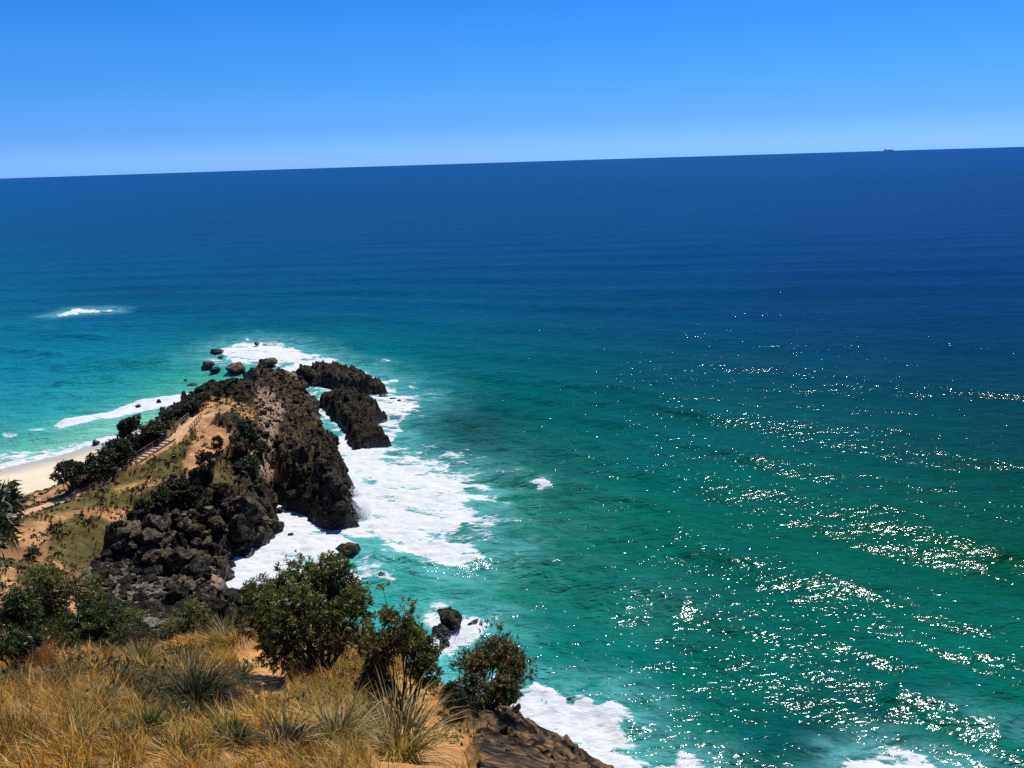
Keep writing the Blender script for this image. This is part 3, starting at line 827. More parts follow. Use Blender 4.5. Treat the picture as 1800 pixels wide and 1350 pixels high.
    v, f, at = compact(v, f, dict(far=(1.0 - 0.72 * sm(170, 700, RR)).ravel(), tint=tint_.reshape(-1, 3), foam=foam.ravel(), milk=milk.ravel()))
    add('sea', mesh_from('sea', v, f, True, at, [M_SEA]), kind='structure')

SEA_K, SEA_N = np.array([0.6, 1.03, 0.88]), np.array([0.8, 1.03, 1.10])
build_sea()

# ------------------------------------------------------------------ rocks
import bmesh
def ico(sub):
    bm = bmesh.new(); bmesh.ops.create_icosphere(bm, subdivisions=sub, radius=1.0)
    v = np.array([q.co[:] for q in bm.verts]); f = np.array([[q.index for q in p.verts] for p in bm.faces]); bm.free()
    return v, f
ICO = {k: ico(k) for k in (1, 2, 3, 4)}

def rock_shape(seed, sub=3, cuts=14, rough=0.14, flat=0.75):
    g = np.random.default_rng(seed)
    v, f = ICO[sub]; v = v.copy()
    for _ in range(cuts):
        n = g.normal(size=3); n /= np.linalg.norm(n)
        d = g.uniform(0.48, 0.86)
        e = v @ n - d
        v -= np.maximum(e, 0)[:, None] * n
    o = g.uniform(0, 50, 3)
    nn = fbm(v[:, 0] * 1.7 + o[0] + v[:, 2] * 1.1, v[:, 1] * 1.7 + o[1] - v[:, 2] * 0.9, 4, seed % 991)
    v *= (1 + rough * 2 * nn)[:, None]
    v[:, 2] *= flat
    v[:, :2] *= g.uniform(0.85, 1.2, 2)
    return v, f

ROCKV = [mesh_from('rock', *rock_shape(100 + k, 4, 18, 0.2), mats=[M_ROCK]) for k in range(7)]
BOULDV = [mesh_from('boulder', *rock_shape(200 + k, 3, 13, 0.17, 0.72), mats=[M_BOULDER]) for k in range(9)]

def place_rock(name, me, p, wid, hgt, label, cat, group=None, sink=0.25, rot=None, depth=None):
    o = add(name, me, loc=(p[0], p[1], p[2] + hgt * (0.5 - sink)), label=label, category=cat)
    if group: o['group'] = group
    o.scale = (wid / 2, (depth or wid * 0.85) / 2, hgt / 2 / 0.72)
    o.rotation_euler = (random.uniform(-.15, .15), random.uniform(-.15, .15), random.uniform(0, 6.28) if rot is None else rot)
    return o

SEA_ROCKS = [  # px, py of the foot, width, height in photo pixels, label
    (791, 1118, 60, 62, 'largest of the dark rocks ringed by white wash below the rust-tipped shrub', 0),
    (777, 1128, 34, 30, 'jagged dark rock against the near left of the biggest wash-ringed rock', 0),
    (781, 1141, 22, 22, 'lowest dark rock of the wash-ringed cluster above the rust-tipped shrub', 0),
    (830, 1108, 30, 16, 'low dark rock awash at the right end of the wash-ringed cluster', 0),
    (611, 984, 54, 34, 'isolated wet boulder with a brown top in the foamy cove', 1),
    (670, 1019, 22, 15, 'small pointed dark rock in the pale wash right of the lone cove boulder', 0),
    (511, 946, 15, 12, 'little dark rock in white foam beside the cove cliff', 0),
    (497, 886, 20, 16, 'dark rock plugging the white gully behind the cove', 0),
    (490, 904, 14, 13, 'small rock in the white gully mouth', 0),
    (484, 940, 26, 40, 'brown jointed rock stack at the edge of the white cove', 1),
    (405, 1004, 20, 22, 'dark rock at the left waterline of the foamy cove', 0),
    (400, 1024, 24, 16, 'low rock just below the left waterline of the foamy cove', 0),
    (407, 1042, 14, 10, 'small rock awash nearest the big green shrub', 0),
    (466, 648, 42, 24, 'broad brown rock at the foaming far end of the point', 1),
    (450, 607, 12, 8, 'tiny rock farthest out at the upper edge of the white water', 0),
    (378, 623, 26, 13, 'reddish dark rock at the left edge of the far white water', 0),
    (387, 632, 13, 7, 'small rock between two larger ones left of the far white water', 0),
    (408, 658, 42, 24, 'big brown rock standing in the green lagoon at the far end', 1),
    (365, 650, 24, 20, 'dark rock at the left of the green lagoon', 0),
    (376, 656, 24, 14, 'low dark rock touching the water left of the big lagoon rock', 0),
    (325, 673, 11, 9, 'small rock out in the turquoise bay beyond the point', 0),
    (323, 706, 15, 27, 'tall dark rock like a post in the bay wash', 0),
    (337, 680, 16, 7, 'low awash rock in the turquoise bay beside the taller ones', 0),
    (279, 710, 9, 9, 'small round rock on the breaker line in the bay', 0),
    (306, 712, 7, 8, 'smallest round rock on the breaker line in the bay', 0),
    (241, 717, 10, 7, 'round dark rock farthest left on the breaker line', 0),
    (284, 727, 15, 16, 'pointed dark rock in the violet-grey shallows', 0),
    (303, 723, 16, 13, 'squat dark rock in the shallows close to the knoll bushes', 0),
    (242, 737, 13, 12, 'leaning dark rock in the calm shallows by the sand', 0),
    (218, 753, 10, 16, 'slanted black rock standing in the shallows left of the trees', 0),
    (311, 735, 14, 12, 'dark rock at the foot of the knoll bushes', 0),
    (291, 744, 20, 14, 'broad dark rock on the wet sand behind the trees', 0),
    (167, 784, 13, 12, 'lone dark rock on the waterline of the beach', 0),
    (209, 784, 26, 14, 'brown lumpy rock on the dry sand beside the trees', 1),
    (515, 662, 11, 14, 'small spiky rock in the foam left of the long outcrop', 0),
    (672, 702, 24, 12, 'dark rock off the seaward end of the long outcrop', 0),
    (690, 705, 12, 9, 'middle one of the little rocks trailing off the long outcrop', 0),
    (702, 709, 10, 8, 'last little rock trailing off the long outcrop', 0),
]
for k, (px, py, w_, h_, lab, kind) in enumerate(SEA_ROCKS):
    q = P(float(px), float(py), 0.0)
    g = look(q[0], q[1])[0]
    if g > 0.3: q = hit(px, py, 60)
    sc = np.linalg.norm(q - CP) / FPX
    q[2] = max(q[2], 0.0)
    q2 = q + np.array([0, w_ * sc * 0.35, 0])
    hm = h_ * sc * 0.8
    place_rock('sea_rock', ROCKV[k % len(ROCKV)] if kind == 0 else BOULDV[k % len(BOULDV)], q2, w_ * sc, hm * 1.25, lab, 'rock', 'rocks standing in the water', 0.22)

# two big outcrops cut off by water
def outcrop(name, pl, top, label, seed):
    l = px_line(pl); c = l.mean(0)
    X, Y, f = grid(l[:, 0].min() - 3, l[:, 0].max() + 3, l[:, 1].min() - 3, l[:, 1].max() + 3, 0.30)
    jx = X + 1.3 * fbm(X / 4, Y / 4, 3, seed); jy = Y + 1.3 * fbm(X / 4 + 4, Y / 4, 3, seed + 1)
    d = psdf(jx, jy, l)
    h = np.where(d > 0, np.minimum(0.3 + 1.7 * d, top * (0.75 + 0.25 * sm(0, 6, d))), 0.6 * d)
    h = h + crag(X * 1.25, Y * 1.25, seed) * 1.0 * sm(-0.6, 2.0, d)
    v = np.stack([X - c[0], Y - c[1], h], -1).reshape(-1, 3)
    f = f[v[f][:, :, 2].max(1) > -1.2]
    v, f, _ = compact(v, f, {})
    add(name, mesh_from(name, v, f, True, mats=[M_ROCK]), loc=(c[0], c[1], 0), label=label, category='rock outcrop', group='rock outcrops off the point')
outcrop('rock_outcrop', [(515, 666), (548, 681), (565, 680), (585, 687), (612, 693), (645, 697), (662, 697), (682, 693), (662, 682), (642, 670), (612, 662), (575, 662), (540, 662)], 3.7,
        'long black rock outcrop farther out, pointing right into white surf', 401)
outcrop('rock_outcrop', [(560, 712), (590, 706), (635, 706), (655, 716), (678, 738), (662, 745), (668, 765), (686, 783), (660, 790), (622, 792), (612, 775), (600, 756), (585, 738), (570, 724)], 3.4,
        'craggy black rock block nearer in, behind a narrow white channel', 431)

# boulders of the cove
def in_poly(n, pl, g):
    pl = np.array(pl, float); o = []
    while len(o) < n:
        q = g.uniform(pl.min(0), pl.max(0), (n * 3, 2))
        o += list(q[psdf(q[:, 0], q[:, 1], pl) > 0])
    return np.array(o[:n])
g = np.random.default_rng(5)
COVE = [(195, 940), (240, 915), (300, 900), (470, 890), (478, 930), (430, 965), (392, 990), (385, 1070), (330, 1095), (290, 1060), (300, 1010), (220, 985)]
for k, (px, py) in enumerate(in_poly(210, COVE, g)):
    q = hit(px, py, 60)
    if q[2] < 0.1: continue
    s_ = float(np.clip(g.lognormal(0.0, 0.7), 0.4, 3.8))
    size_ = 'small' if s_ < 0.9 else ('middling' if s_ < 1.5 else 'large')
    if px < 250: wh = 'under the grass rim at the left end of the cove'
    elif px < 310: wh = 'behind the cobbles' if py < 1000 else 'at the edge of the cobbles'
    elif px < 370: wh = 'right under the bushes at the back of the cove' if py < 930 else ('in the middle of the cove' if py < 1010 else 'low in the cove above the small green shrub')
    elif px < 430: wh = 'below the cliff in the right half of the cove' if py < 960 else 'beside the white water of the cove'
    else: wh = 'on the rock flank beside the white gully'
    place_rock('boulder', BOULDV[k % 9], q, s_ * 1.25, s_ * 0.95, size_ + ' brown-black boulder jumbled ' + wh, 'boulder', size_ + ' boulders ' + wh, 0.22)
for px, py, w_, h_, lab in [(425, 955, 48, 50, 'great rounded dark boulder at the water edge of the cove, biggest of all'), (315, 975, 30, 38, 'upright dark block standing among the cove boulders'),
                            (318, 1062, 46, 46, 'shadowed dark block low in the cove above the small green shrub'), (345, 1020, 34, 24, 'brown slab-topped boulder midway down the cove'),
                            (378, 985, 22, 40, 'tall yellow-brown boulder beside the white cove water'), (280, 1010, 24, 16, 'pale flat-topped boulder at the upper edge of the cobbles'),
                            (360, 925, 40, 36, 'dark block under the cliff in the middle of the cove'), (270, 945, 44, 40, 'large dark block at the back of the cove below the grass')]:
    q = hit(px, py, 60); sc = np.linalg.norm(q - CP) / FPX
    place_rock('boulder', ROCKV[len(lab) % 7], q, w_ * sc, h_ * sc * 1.15, lab, 'boulder', 'large boulders of the cove', 0.2)
q = hit(432, 1100, 12, 60); place_rock('boulder', mesh_from('boulder', *rock_shape(333, 3), mats=[M_PALE]), q + np.array([0, 0.5, -0.1]), 0.55, 0.35, 'small pale boulder on the grassy edge left of the big green shrub', 'boulder')

def scatter_rocks(name, pts, size, mat_, label, cat, sub=1, flat=0.6, rough=0.08):
    vs, fs, n = [], [], 0
    shp = [rock_shape(500 + k, sub, 14, rough, flat) for k in range(8)]
    for k, (p, s_) in enumerate(zip(pts, size)):
        v, f = shp[k % 8]
        a = k * 2.399; c, s2 = math.cos(a), math.sin(a)
        if rough > 0.1: v = v * g.uniform(0.5, 1.5, 3); v = v @ np.linalg.qr(g.normal(size=(3, 3)))[0]
        v = v @ np.array([[c, s2, 0], [-s2, c, 0], [0, 0, 1]])
        vs.append(v * s_ + p); fs.append(f + n); n += len(v)
    add(name, mesh_from(name, np.concatenate(vs), np.concatenate(fs), mats=[mat_]), kind='stuff', label=label, category=cat)
cob = in_poly(5200, [(135, 1005), (190, 990), (250, 990), (300, 1015), (310, 1060), (330, 1090), (320, 1120), (240, 1120), (160, 1075), (150, 1040)], g)
rr_ = np.linspace(60, 150, 400)
def hits(px, py):
    d = ray(px, py); d = d / np.hypot(d[:, 0], d[:, 1])[:, None]
    best = np.full(len(px), np.nan)
    for r in rr_[::-1]:
        p = CP + d * r
        m = p[:, 2] <= look(p[:, 0], p[:, 1]); best = np.where(m, r, best)
    p = CP + d * np.nan_to_num(best, nan=100.0)[:, None]; p[:, 2] = look(p[:, 0], p[:, 1])
    return p[~np.isnan(best)]
cp_ = hits(cob[:, 0], cob[:, 1])
scatter_rocks('cobbles', cp_, g.uniform(0.12, 0.36, len(cp_)), M_COBBLE, 'bank of grey-brown cobbles at the head of the cove', 'cobbles')
# broken blocks over the bare rock of the headland
_x0, _y0, _st, _hh, _aa = GRIDS[1]
jj, ii = np.where((_aa['rock'] > 0.6) & (_aa['s'] > 0.8) & (_hh > 0.2) & (_hh < 13))
pk = g.choice(len(jj), 5200, replace=False)
bp = np.stack([_x0 + ii[pk] * _st, _y0 + jj[pk] * _st, _hh[jj[pk], ii[pk]]], 1)
bp = bp[bp[:, 1] > 95]
ru_ = np.where(look(bp[:, 0], bp[:, 1], 'rust') > 0.25, 0.68, 1.0)
scatter_rocks('rubble', bp, np.clip(g.lognormal(-0.7, 0.55, len(bp)), 0.2, 1.7) * ru_, M_ROCK, 'broken dark blocks littering the bare rock of the point', 'rubble', 1, 0.8)

# ------------------------------------------------------------------ plants
def leaves(c, d, side, ln, wd, col, droop=0.15):
    n = len(c)
    up = np.cross(side, d)
    v = np.empty((n, 4, 3))
    v[:, 0] = c; v[:, 1] = c + d * (ln * 0.5)[:, None] + side * (wd / 2)[:, None] + up * (ln * 0.06)[:, None]
    v[:, 2] = c + d * ln[:, None] - np.array([0, 0, 1.0]) * (ln * droop)[:, None]
    v[:, 3] = c + d * (ln * 0.5)[:, None] - side * (wd / 2)[:, None] + up * (ln * 0.06)[:, None]
    f = np.arange(n * 4).reshape(n, 4)
    return v.reshape(-1, 3), f, np.repeat(col, 4, 0)

def unit(a): return a / (np.linalg.norm(a, axis=-1, keepdims=True) + 1e-9)

def shrub_meshes(seed, H, R, clumps, tips, nl, ln, wd, pal, tip_pal=None, low=0.12, shoots=0, stem_r=0.05, lean=(0, 0)):
    """leafy crown and stems of one shrub, base at the origin"""
    g = np.random.default_rng(seed)
    pal = np.array(pal, float)
    segs = []
    # clump centres in an uneven dome
    cc = []
    while len(cc) < clumps:
        u = g.normal(size=3); u /= np.linalg.norm(u); u[2] = abs(u[2]) * 1.1 - 0.25
        rad = g.uniform(0.35, 0.92) ** 0.6
        p = np.array([u[0] * R * rad, u[1] * R * rad, H * (low + 0.5 * (1 - low)) + u[2] * H * 0.5 * (1 - low) * rad * 1.15])
        cc.append(p * np.array([1, 1, g.uniform(0.85, 1.08)]) + np.array([lean[0], lean[1], 0]) * p[2] / H)
    cc = np.array(cc)
    cr = R * g.uniform(0.20, 0.36, clumps)
    # fit the crown to the wanted height and spread
    cz = (H - (cc[:, 2] + 0.75 * cr).max()); cc[:, 2] += cz * sm(0.2, 1.0, cc[:, 2] / cc[:, 2].max())
    ext = (np.hypot(cc[:, 0] - lean[0] * 0.5, cc[:, 1]) + 0.8 * cr).max(); cc[:, :2] *= R / ext
    nodes = []
    for k in range(clumps):
        a = np.array([g.normal() * R * 0.10, g.normal() * R * 0.10, -0.15]); b = cc[k] - np.array([0, 0, cr[k] * 0.4])
        m1 = a * 0.6 + b * 0.4 + g.normal(size=3) * R * 0.07; m1[2] += H * 0.03
        r0 = stem_r * g.uniform(0.5, 1.0)
        segs += [(a, m1, r0, r0 * 0.65), (m1, b, r0 * 0.65, r0 * 0.35)]
    k = g.integers(0, clumps, tips)
    off = unit(g.normal(size=(tips, 3))) * (g.uniform(0.15, 1, tips) ** 0.45)[:, None]
    tp = cc[k] + off * cr[k][:, None] * np.array([1, 1, 0.8])
    ax = unit(off + np.array([0, 0, 0.55]) + 0.35 * g.normal(size=(tips, 3)))
    for q in range(0, tips, max(1, tips // 260)):
        segs.append((cc[k[q]] - np.array([0, 0, cr[k[q]] * 0.4]), tp[q], stem_r * 0.22, stem_r * 0.10))
    sh_ids = np.zeros(tips, bool)
    if shoots:
        ex = []
        for q in range(shoots):
            b = cc[g.integers(0, clumps)]; b = b + np.array([0, 0, 0.1])
            e = b + np.array([g.normal() * 0.12 * R, g.normal() * 0.12 * R, g.uniform(0.10, 0.24) * H])
            segs.append((b, e, stem_r * 0.25, stem_r * 0.12))
            for _ in range(5): ex.append(e + g.normal(size=3) * 0.05)
        tp = np.concatenate([tp, ex]); ax = np.concatenate([ax, unit(g.normal(size=(len(ex), 3)) * 0.4 + [0, 0, 1])]); sh_ids = np.concatenate([sh_ids, np.ones(len(ex), bool)])
    T = len(tp)
    rp = np.repeat(np.arange(T), nl); n = len(rp)
    A = ax[rp]; rv = unit(np.cross(A, g.normal(size=(n, 3))))
    ang = g.uniform(0.5, 1.35, n)[:, None]
    d = unit(A * np.cos(ang) + rv * np.sin(ang))
    side = unit(np.cross(d, A + 1e-3))
    l_ = ln * g.uniform(0.6, 1.25, n); w_ = wd * g.uniform(0.7, 1.2, n)
    c = tp[rp] + A * (g.uniform(-0.5, 0.3, n) * ln)[:, None]
    ci = g.integers(0, len(pal), T)
    col = pal[ci][rp] * g.uniform(0.6, 1.45, n)[:, None]
    if tip_pal is not None:
        tpal = np.array(tip_pal, float)
        hz = tp[:, 2] / H + 0.12 * g.normal(size=T)
        mk = (hz > np.quantile(hz, 0.62)) | sh_ids
        col[mk[rp]] = (tpal[g.integers(0, len(tpal), T)][rp] * g.uniform(0.6, 1.4, n)[:, None])[mk[rp]]
    v, f, cv = leaves(c, d, side, l_, w_, col)
    sv, sf = tubes(segs)
    return (v, f, cv), (sv, sf)

GREEN = [(0.027, 0.049, 0.011), (0.043, 0.068, 0.016), (0.068, 0.089, 0.022), (0.108, 0.121, 0.032), (0.035, 0.046, 0.016)]
DARK = [(0.016, 0.027, 0.009), (0.024, 0.035, 0.011), (0.035, 0.046, 0.015), (0.049, 0.054, 0.019)]
OLIVE = [(0.054, 0.07, 0.019), (0.084, 0.095, 0.027), (0.121, 0.119, 0.035), (0.041, 0.054, 0.016)]
RUST = [(0.20, 0.085, 0.035), (0.15, 0.075, 0.03), (0.24, 0.13, 0.06), (0.09, 0.07, 0.03)]
LIME = [(0.149, 0.176, 0.041), (0.108, 0.135, 0.032), (0.203, 0.149, 0.047)]

def shrub(name, cat, label, px, r, py_top, wpx, seed, clumps, tips, nl, ln, wd, pal, tip_pal=None, low=0.12, shoots=0, stem_r=0.035, group=None, rbase=None, lean=(0, 0)):
    q = W(float(px), 900.0, r); gz = look(q[0], q[1])[0]
    top = W(float(px), float(py_top), r)
    H = max(top[2] - gz, 0.4); R = wpx / 2 * np.linalg.norm(top - CP) / FPX
    fo, st = shrub_meshes(seed, H, R, clumps, tips, nl, ln, wd, pal, tip_pal, low, shoots, stem_r, lean)
    t = thing(name, (q[0], q[1], gz), label, cat, group)
    a_, b_ = ('trunk', 'crown') if cat == 'tree' else ('stems', 'foliage')
    add(a_, mesh_from('stems', *st, True, mats=[M_BARK]), t)
    add(b_, mesh_from('foliage', fo[0], fo[1], False, {'Col': fo[2]}, [M_LEAF]), t)
    return t

shrub('coastal_shrub', 'shrub', 'biggest leafy green shrub at the cliff edge in front of the foamy cove', 530, 15.5, 985, 270, 11, 38, 3000, 9, 0.11, 0.034, GREEN, LIME, 0.06, 0)
shrub('coastal_shrub', 'shrub', 'round green shrub with bare shoots on top, between the biggest shrub and the rust-tipped one', 688, 12.0, 1085, 150, 12, 20, 1300, 9, 0.085, 0.026, GREEN, LIME, 0.10, 9, 0.028)
shrub('coastal_shrub', 'shrub', 'grey-green shrub with rust-coloured tips at the right end of the cliff edge', 832, 14.0, 1128, 175, 13, 26, 1700, 10, 0.085, 0.020, OLIVE, RUST + OLIVE, 0.12, 4, 0.028, None, None, (0.25, 0))
shrub('coastal_shrub', 'shrub', 'dark rounded shrub hugging the left side of the biggest green shrub', 432, 24, 1035, 110, 14, 18, 1200, 8, 0.14, 0.04, DARK, None, 0.0)
shrub('coastal_shrub', 'shrub', 'low bright green shrub just below the cobbles of the cove', 282, 30, 1068, 150, 15, 24, 1800, 8, 0.13, 0.035, OLIVE, LIME, 0.0)
shrub('coastal_shrub', 'shrub', 'glossy dark green shrub at the left, foremost of the thicket beside the red-brown grass', 122, 27, 1068, 190, 16, 30, 2200, 8, 0.15, 0.05, GREEN, None, 0.0)
shrub('coastal_shrub', 'shrub', 'tall glossy green shrub rising highest in the left thicket', 62, 33, 1000, 170, 17, 32, 2600, 8, 0.16, 0.055, GREEN, LIME, 0.0)
shrub('coastal_shrub', 'shrub', 'glossy green shrub in the thicket cut by the left edge of the picture', 5, 30, 1045, 160, 18, 24, 1700, 8, 0.15, 0.05, GREEN, None, 0.0)
shrub('coastal_shrub', 'shrub', 'dark shrub on the right flank of the left thicket below the dirt track', 175, 33, 1075, 120, 19, 18, 1200, 8, 0.15, 0.05, DARK, LIME, 0.0)
shrub('coastal_shrub', 'shrub', 'thin brown twiggy shrub between the left thicket and the bright green shrub', 212, 25, 1112, 80, 20, 10, 260, 5, 0.10, 0.02, [(0.10, 0.06, 0.03), (0.06, 0.045, 0.02)], None, 0.0, 6, 0.02)
shrub('coastal_shrub', 'shrub', 'narrow dark shrub at the left edge beside the tall red-brown grass', -18, 13.5, 1135, 70, 21, 9, 420, 8, 0.09, 0.03, DARK, GREEN, 0.05)
shrub('coastal_shrub', 'shrub', 'small dark shrub at the foot of the round shrub with bare shoots', 640, 13.2, 1190, 70, 23, 9, 420, 8, 0.075, 0.022, DARK, None, 0.0)
shrub('coastal_shrub', 'shrub', 'low dark shrub clinging to the rock under the rust-tipped shrub', 868, 17.5, 1205, 90, 24, 12, 650, 8, 0.08, 0.024, DARK, OLIVE, 0.0)
shrub('coastal_shrub', 'shrub', 'small dark shrub on the orange ledge left of the rust-tipped shrub', 778, 13.0, 1205, 60, 25, 9, 420, 8, 0.07, 0.02, DARK, None, 0.0)
shrub('coastal_tree', 'tree', 'long-leaved tree reaching in from the left edge over the beach', -192, 11.5, 850, 240, 22, 14, 280, 13, 0.19, 0.035, DARK, GREEN, 0.62, 0, 0.05, None, None, (1.15, 0))

# shrubs and trees of the headland: five builds, each copied
PROTO = []
for k, (pal, tp_) in enumerate(((DARK, None), (DARK, OLIVE), (OLIVE, None), (DARK, None), ([(0.09, 0.055, 0.025), (0.05, 0.04, 0.02)], None))):
    fo, st = shrub_meshes(60 + k, 1.0, 0.5, 16, 620, 6, 0.075, 0.045, pal, tp_, 0.02, 0, 0.02)
    PROTO.append((mesh_from('foliage', fo[0], fo[1], False, {'Col': fo[2]}, [M_LEAF]), mesh_from('stems', *st, True, mats=[M_BARK])))
def head_plant(name, cat, px, py, top, wpx, k, label, group):
    q = hit(px, py, 50); sc = np.linalg.norm(q - CP) / FPX
    t = thing(name, (q[0], q[1], q[2] - 0.1), label, cat, group)
    t.scale = (wpx * sc, wpx * sc, (py - top) * sc * 1.12); t.rotation_euler = (0, 0, random.uniform(0, 6.28))
    a_, b_ = ('trunk', 'crown') if cat == 'tree' else ('stems', 'foliage')
    add(b_, PROTO[k][0], t); add(a_, PROTO[k][1], t)
GT = 'trees along the left side of the stairs'
for px, py, top, w_, k, lab in [(134, 862, 812, 52, 0, 'dark tree at the lower end of the row beside the stairs, nearest the sand'), (168, 850, 808, 44, 3, 'second tree from the bottom in the row beside the stairs'),
                                (192, 836, 790, 46, 1, 'middle tree of the row beside the stairs'), (222, 818, 772, 50, 0, 'dark tree just above the middle of the row beside the stairs'),
                                (248, 800, 742, 54, 3, 'tallest round tree in the row beside the stairs'), (278, 782, 746, 44, 1, 'tree at the upper end of the row beside the stairs')]:
    head_plant('coastal_tree', 'tree', px - 7, py - 2, top + 6, w_ * 1.15, k, lab, GT)
head_plant('coastal_shrub', 'shrub', 184, 812, 794, 22, 4, 'small brown shrub on the sand left of the tree row', GT)
for px, py, top, w_, k, lab in [
    (345, 724, 702, 36, 0, 'dark bush behind the lookout at the top of the stairs'), (362, 712, 688, 30, 1, 'dark bush left of the orange knoll top'), (384, 703, 684, 28, 0, 'dark bush on the back edge of the knoll'),
    (399, 700, 676, 12, 3, 'narrow pointed dark bush on the back edge of the knoll'), (420, 712, 694, 20, 1, 'small dark bush at the right shoulder of the knoll'), (328, 726, 710, 26, 0, 'low dark bush between the lookout and the rocky shallows'),
    (432, 800, 740, 58, 3, 'big black bush on the steep face below the knoll'), (462, 815, 776, 38, 0, 'dark bush at the right foot of the big black bush'),
    (442, 842, 802, 46, 1, 'dark bush right of the small flat green terrace'), (365, 838, 796, 34, 0, 'dark bush left of the small flat green terrace'), (350, 862, 820, 40, 3, 'dark bush at the lower left corner of the green terrace'),
    (310, 886, 846, 58, 0, 'wide dark bush at the right end of the grass slope'), (285, 900, 858, 40, 1, 'dark bush hanging over the back of the cove'), (340, 890, 850, 44, 0, 'dark bush above the middle of the cove cliff'),
    (255, 908, 876, 34, 1, 'dark bush on the rim of the grass above the cove'), (236, 928, 896, 26, 3, 'small dark bush on the cove rim right of the grass'), (212, 950, 918, 34, 0, 'dark bush at the lower corner of the grass slope'),
    (385, 800, 768, 26, 4, 'brown dry bush in the middle of the orange slope'), 
    (390, 875, 850, 34, 0, 'dark bush under the lower edge of the green terrace'), (452, 862, 838, 36, 2, 'olive bush on the brown ledge above the white gully'), (60, 985, 962, 30, 1, 'low dark bush beside the dirt track on the left slope')]:
    head_plant('coastal_shrub', 'shrub', px, py, top + (py - top) * 0.15, w_ * 0.88, k, lab, 'bushes on the headland')

# low scrub creeping over turf and bare earth of the headland
def tufts():
    g = np.random.default_rng(31)
    x0, y0, st, hh, aa = GRIDS[1]
    soil = np.maximum(aa['grass'], aa['dirt'])
    dn = fbm(np.arange(hh.shape[1])[None, :] * st / 4.0 + 0 * hh, np.arange(hh.shape[0])[:, None] * st / 2.6 + 0 * hh, 4, 55)
    dd, _ = ldist(x0 + np.arange(hh.shape[1])[None, :] * st + 0 * hh, y0 + np.arange(hh.shape[0])[:, None] * st + 0 * hh, PATH_XY)
    w = (soil > 0.15) * np.clip(dn * 2.0 + 0.12 + 1.2 * (soil < 0.6) + 1.6 * aa['ledge'], 0, 1.6) * (hh > 3) * (dd > 1.5)
    j, i = np.where(g.uniform(size=hh.shape) < w * 0.45)
    n = len(j)
    b = np.stack([x0 + i * st, y0 + j * st, hh[j, i]], 1) + g.normal(0, 0.12, (n, 3)) * [1, 1, 0.1]
    sz = g.uniform(0.18, 0.62, n)
    k = 7
    rp = np.repeat(np.arange(n), k)
    d = unit(g.normal(size=(n * k, 3)) * [1, 1, 0.6] + [0, 0, 0.75]); side = unit(np.cross(d, g.normal(size=(n * k, 3))))
    pal = np.array([(0.035, 0.038, 0.012), (0.07, 0.062, 0.02), (0.10, 0.08, 0.028), (0.16, 0.11, 0.04), (0.02, 0.024, 0.009)])
    col = pal[g.integers(0, 5, n)][rp] * g.uniform(0.6, 1.4, n * k)[:, None]
    v, f, c = leaves(b[rp], d, side, sz[rp], sz[rp] * 0.45, col)
    add('scrub', mesh_from('scrub', v, f, False, {'Col': c}, [M_LEAF]), kind='stuff', label='low olive and brown scrub dotted over the turf of the headland', category='scrub')
tufts()
# loose stone on the near cliff
x0_, y0_, st_, hh_, aa_ = GRIDS[0]
jj, ii = np.where((aa_['rock'] > 0.45) & (hh_ > 8))
pk = g.choice(len(jj), min(1000, len(jj)), replace=False)
bp = np.stack([x0_ + ii[pk] * st_, y0_ + jj[pk] * st_, hh_[jj[pk], ii[pk]]], 1)
rr2 = np.hypot(bp[:, 0], bp[:, 1])
scatter_rocks('scree', bp, np.clip(g.lognormal(-2.5, 0.8, len(bp)), 0.03, 0.21) * np.clip(rr2 / 20, 0.6, 1.4), M_CLIFF, 'broken brown and dark stone on the near cliff edge', 'scree', 2, 0.9, 0.16)

# ------------------------------------------------------------------ grasses
def blades(base, lean, hgt, wid, col, g, curve=0.5):
    """three-level blades: base, middle and tip"""
    n = len(base)
    a = g.uniform(0, 2 * math.pi, n); s = np.stack([np.cos(a), np.sin(a), np.zeros(n)], 1)
    up = np.array([0, 0, 1.0])
    d1 = unit(up + lean * (1 - curve)); d2 = unit(up * (1 - 0.9 * curve) + lean * (1 + curve))
    m = base + d1 * (hgt * 0.55)[:, None]; t = m + d2 * (hgt * 0.5)[:, None]
    w = (wid / 2)[:, None]
    v = np.stack([base - s * w, base + s * w, m + s * w * 0.75, m - s * w * 0.75, t], 1).reshape(-1, 3)
    k = np.arange(n)[:, None] * 5
    return v, [k + np.array([0, 1, 2, 3]), k + np.array([3, 2, 4])], np.repeat(col, 5, 0)

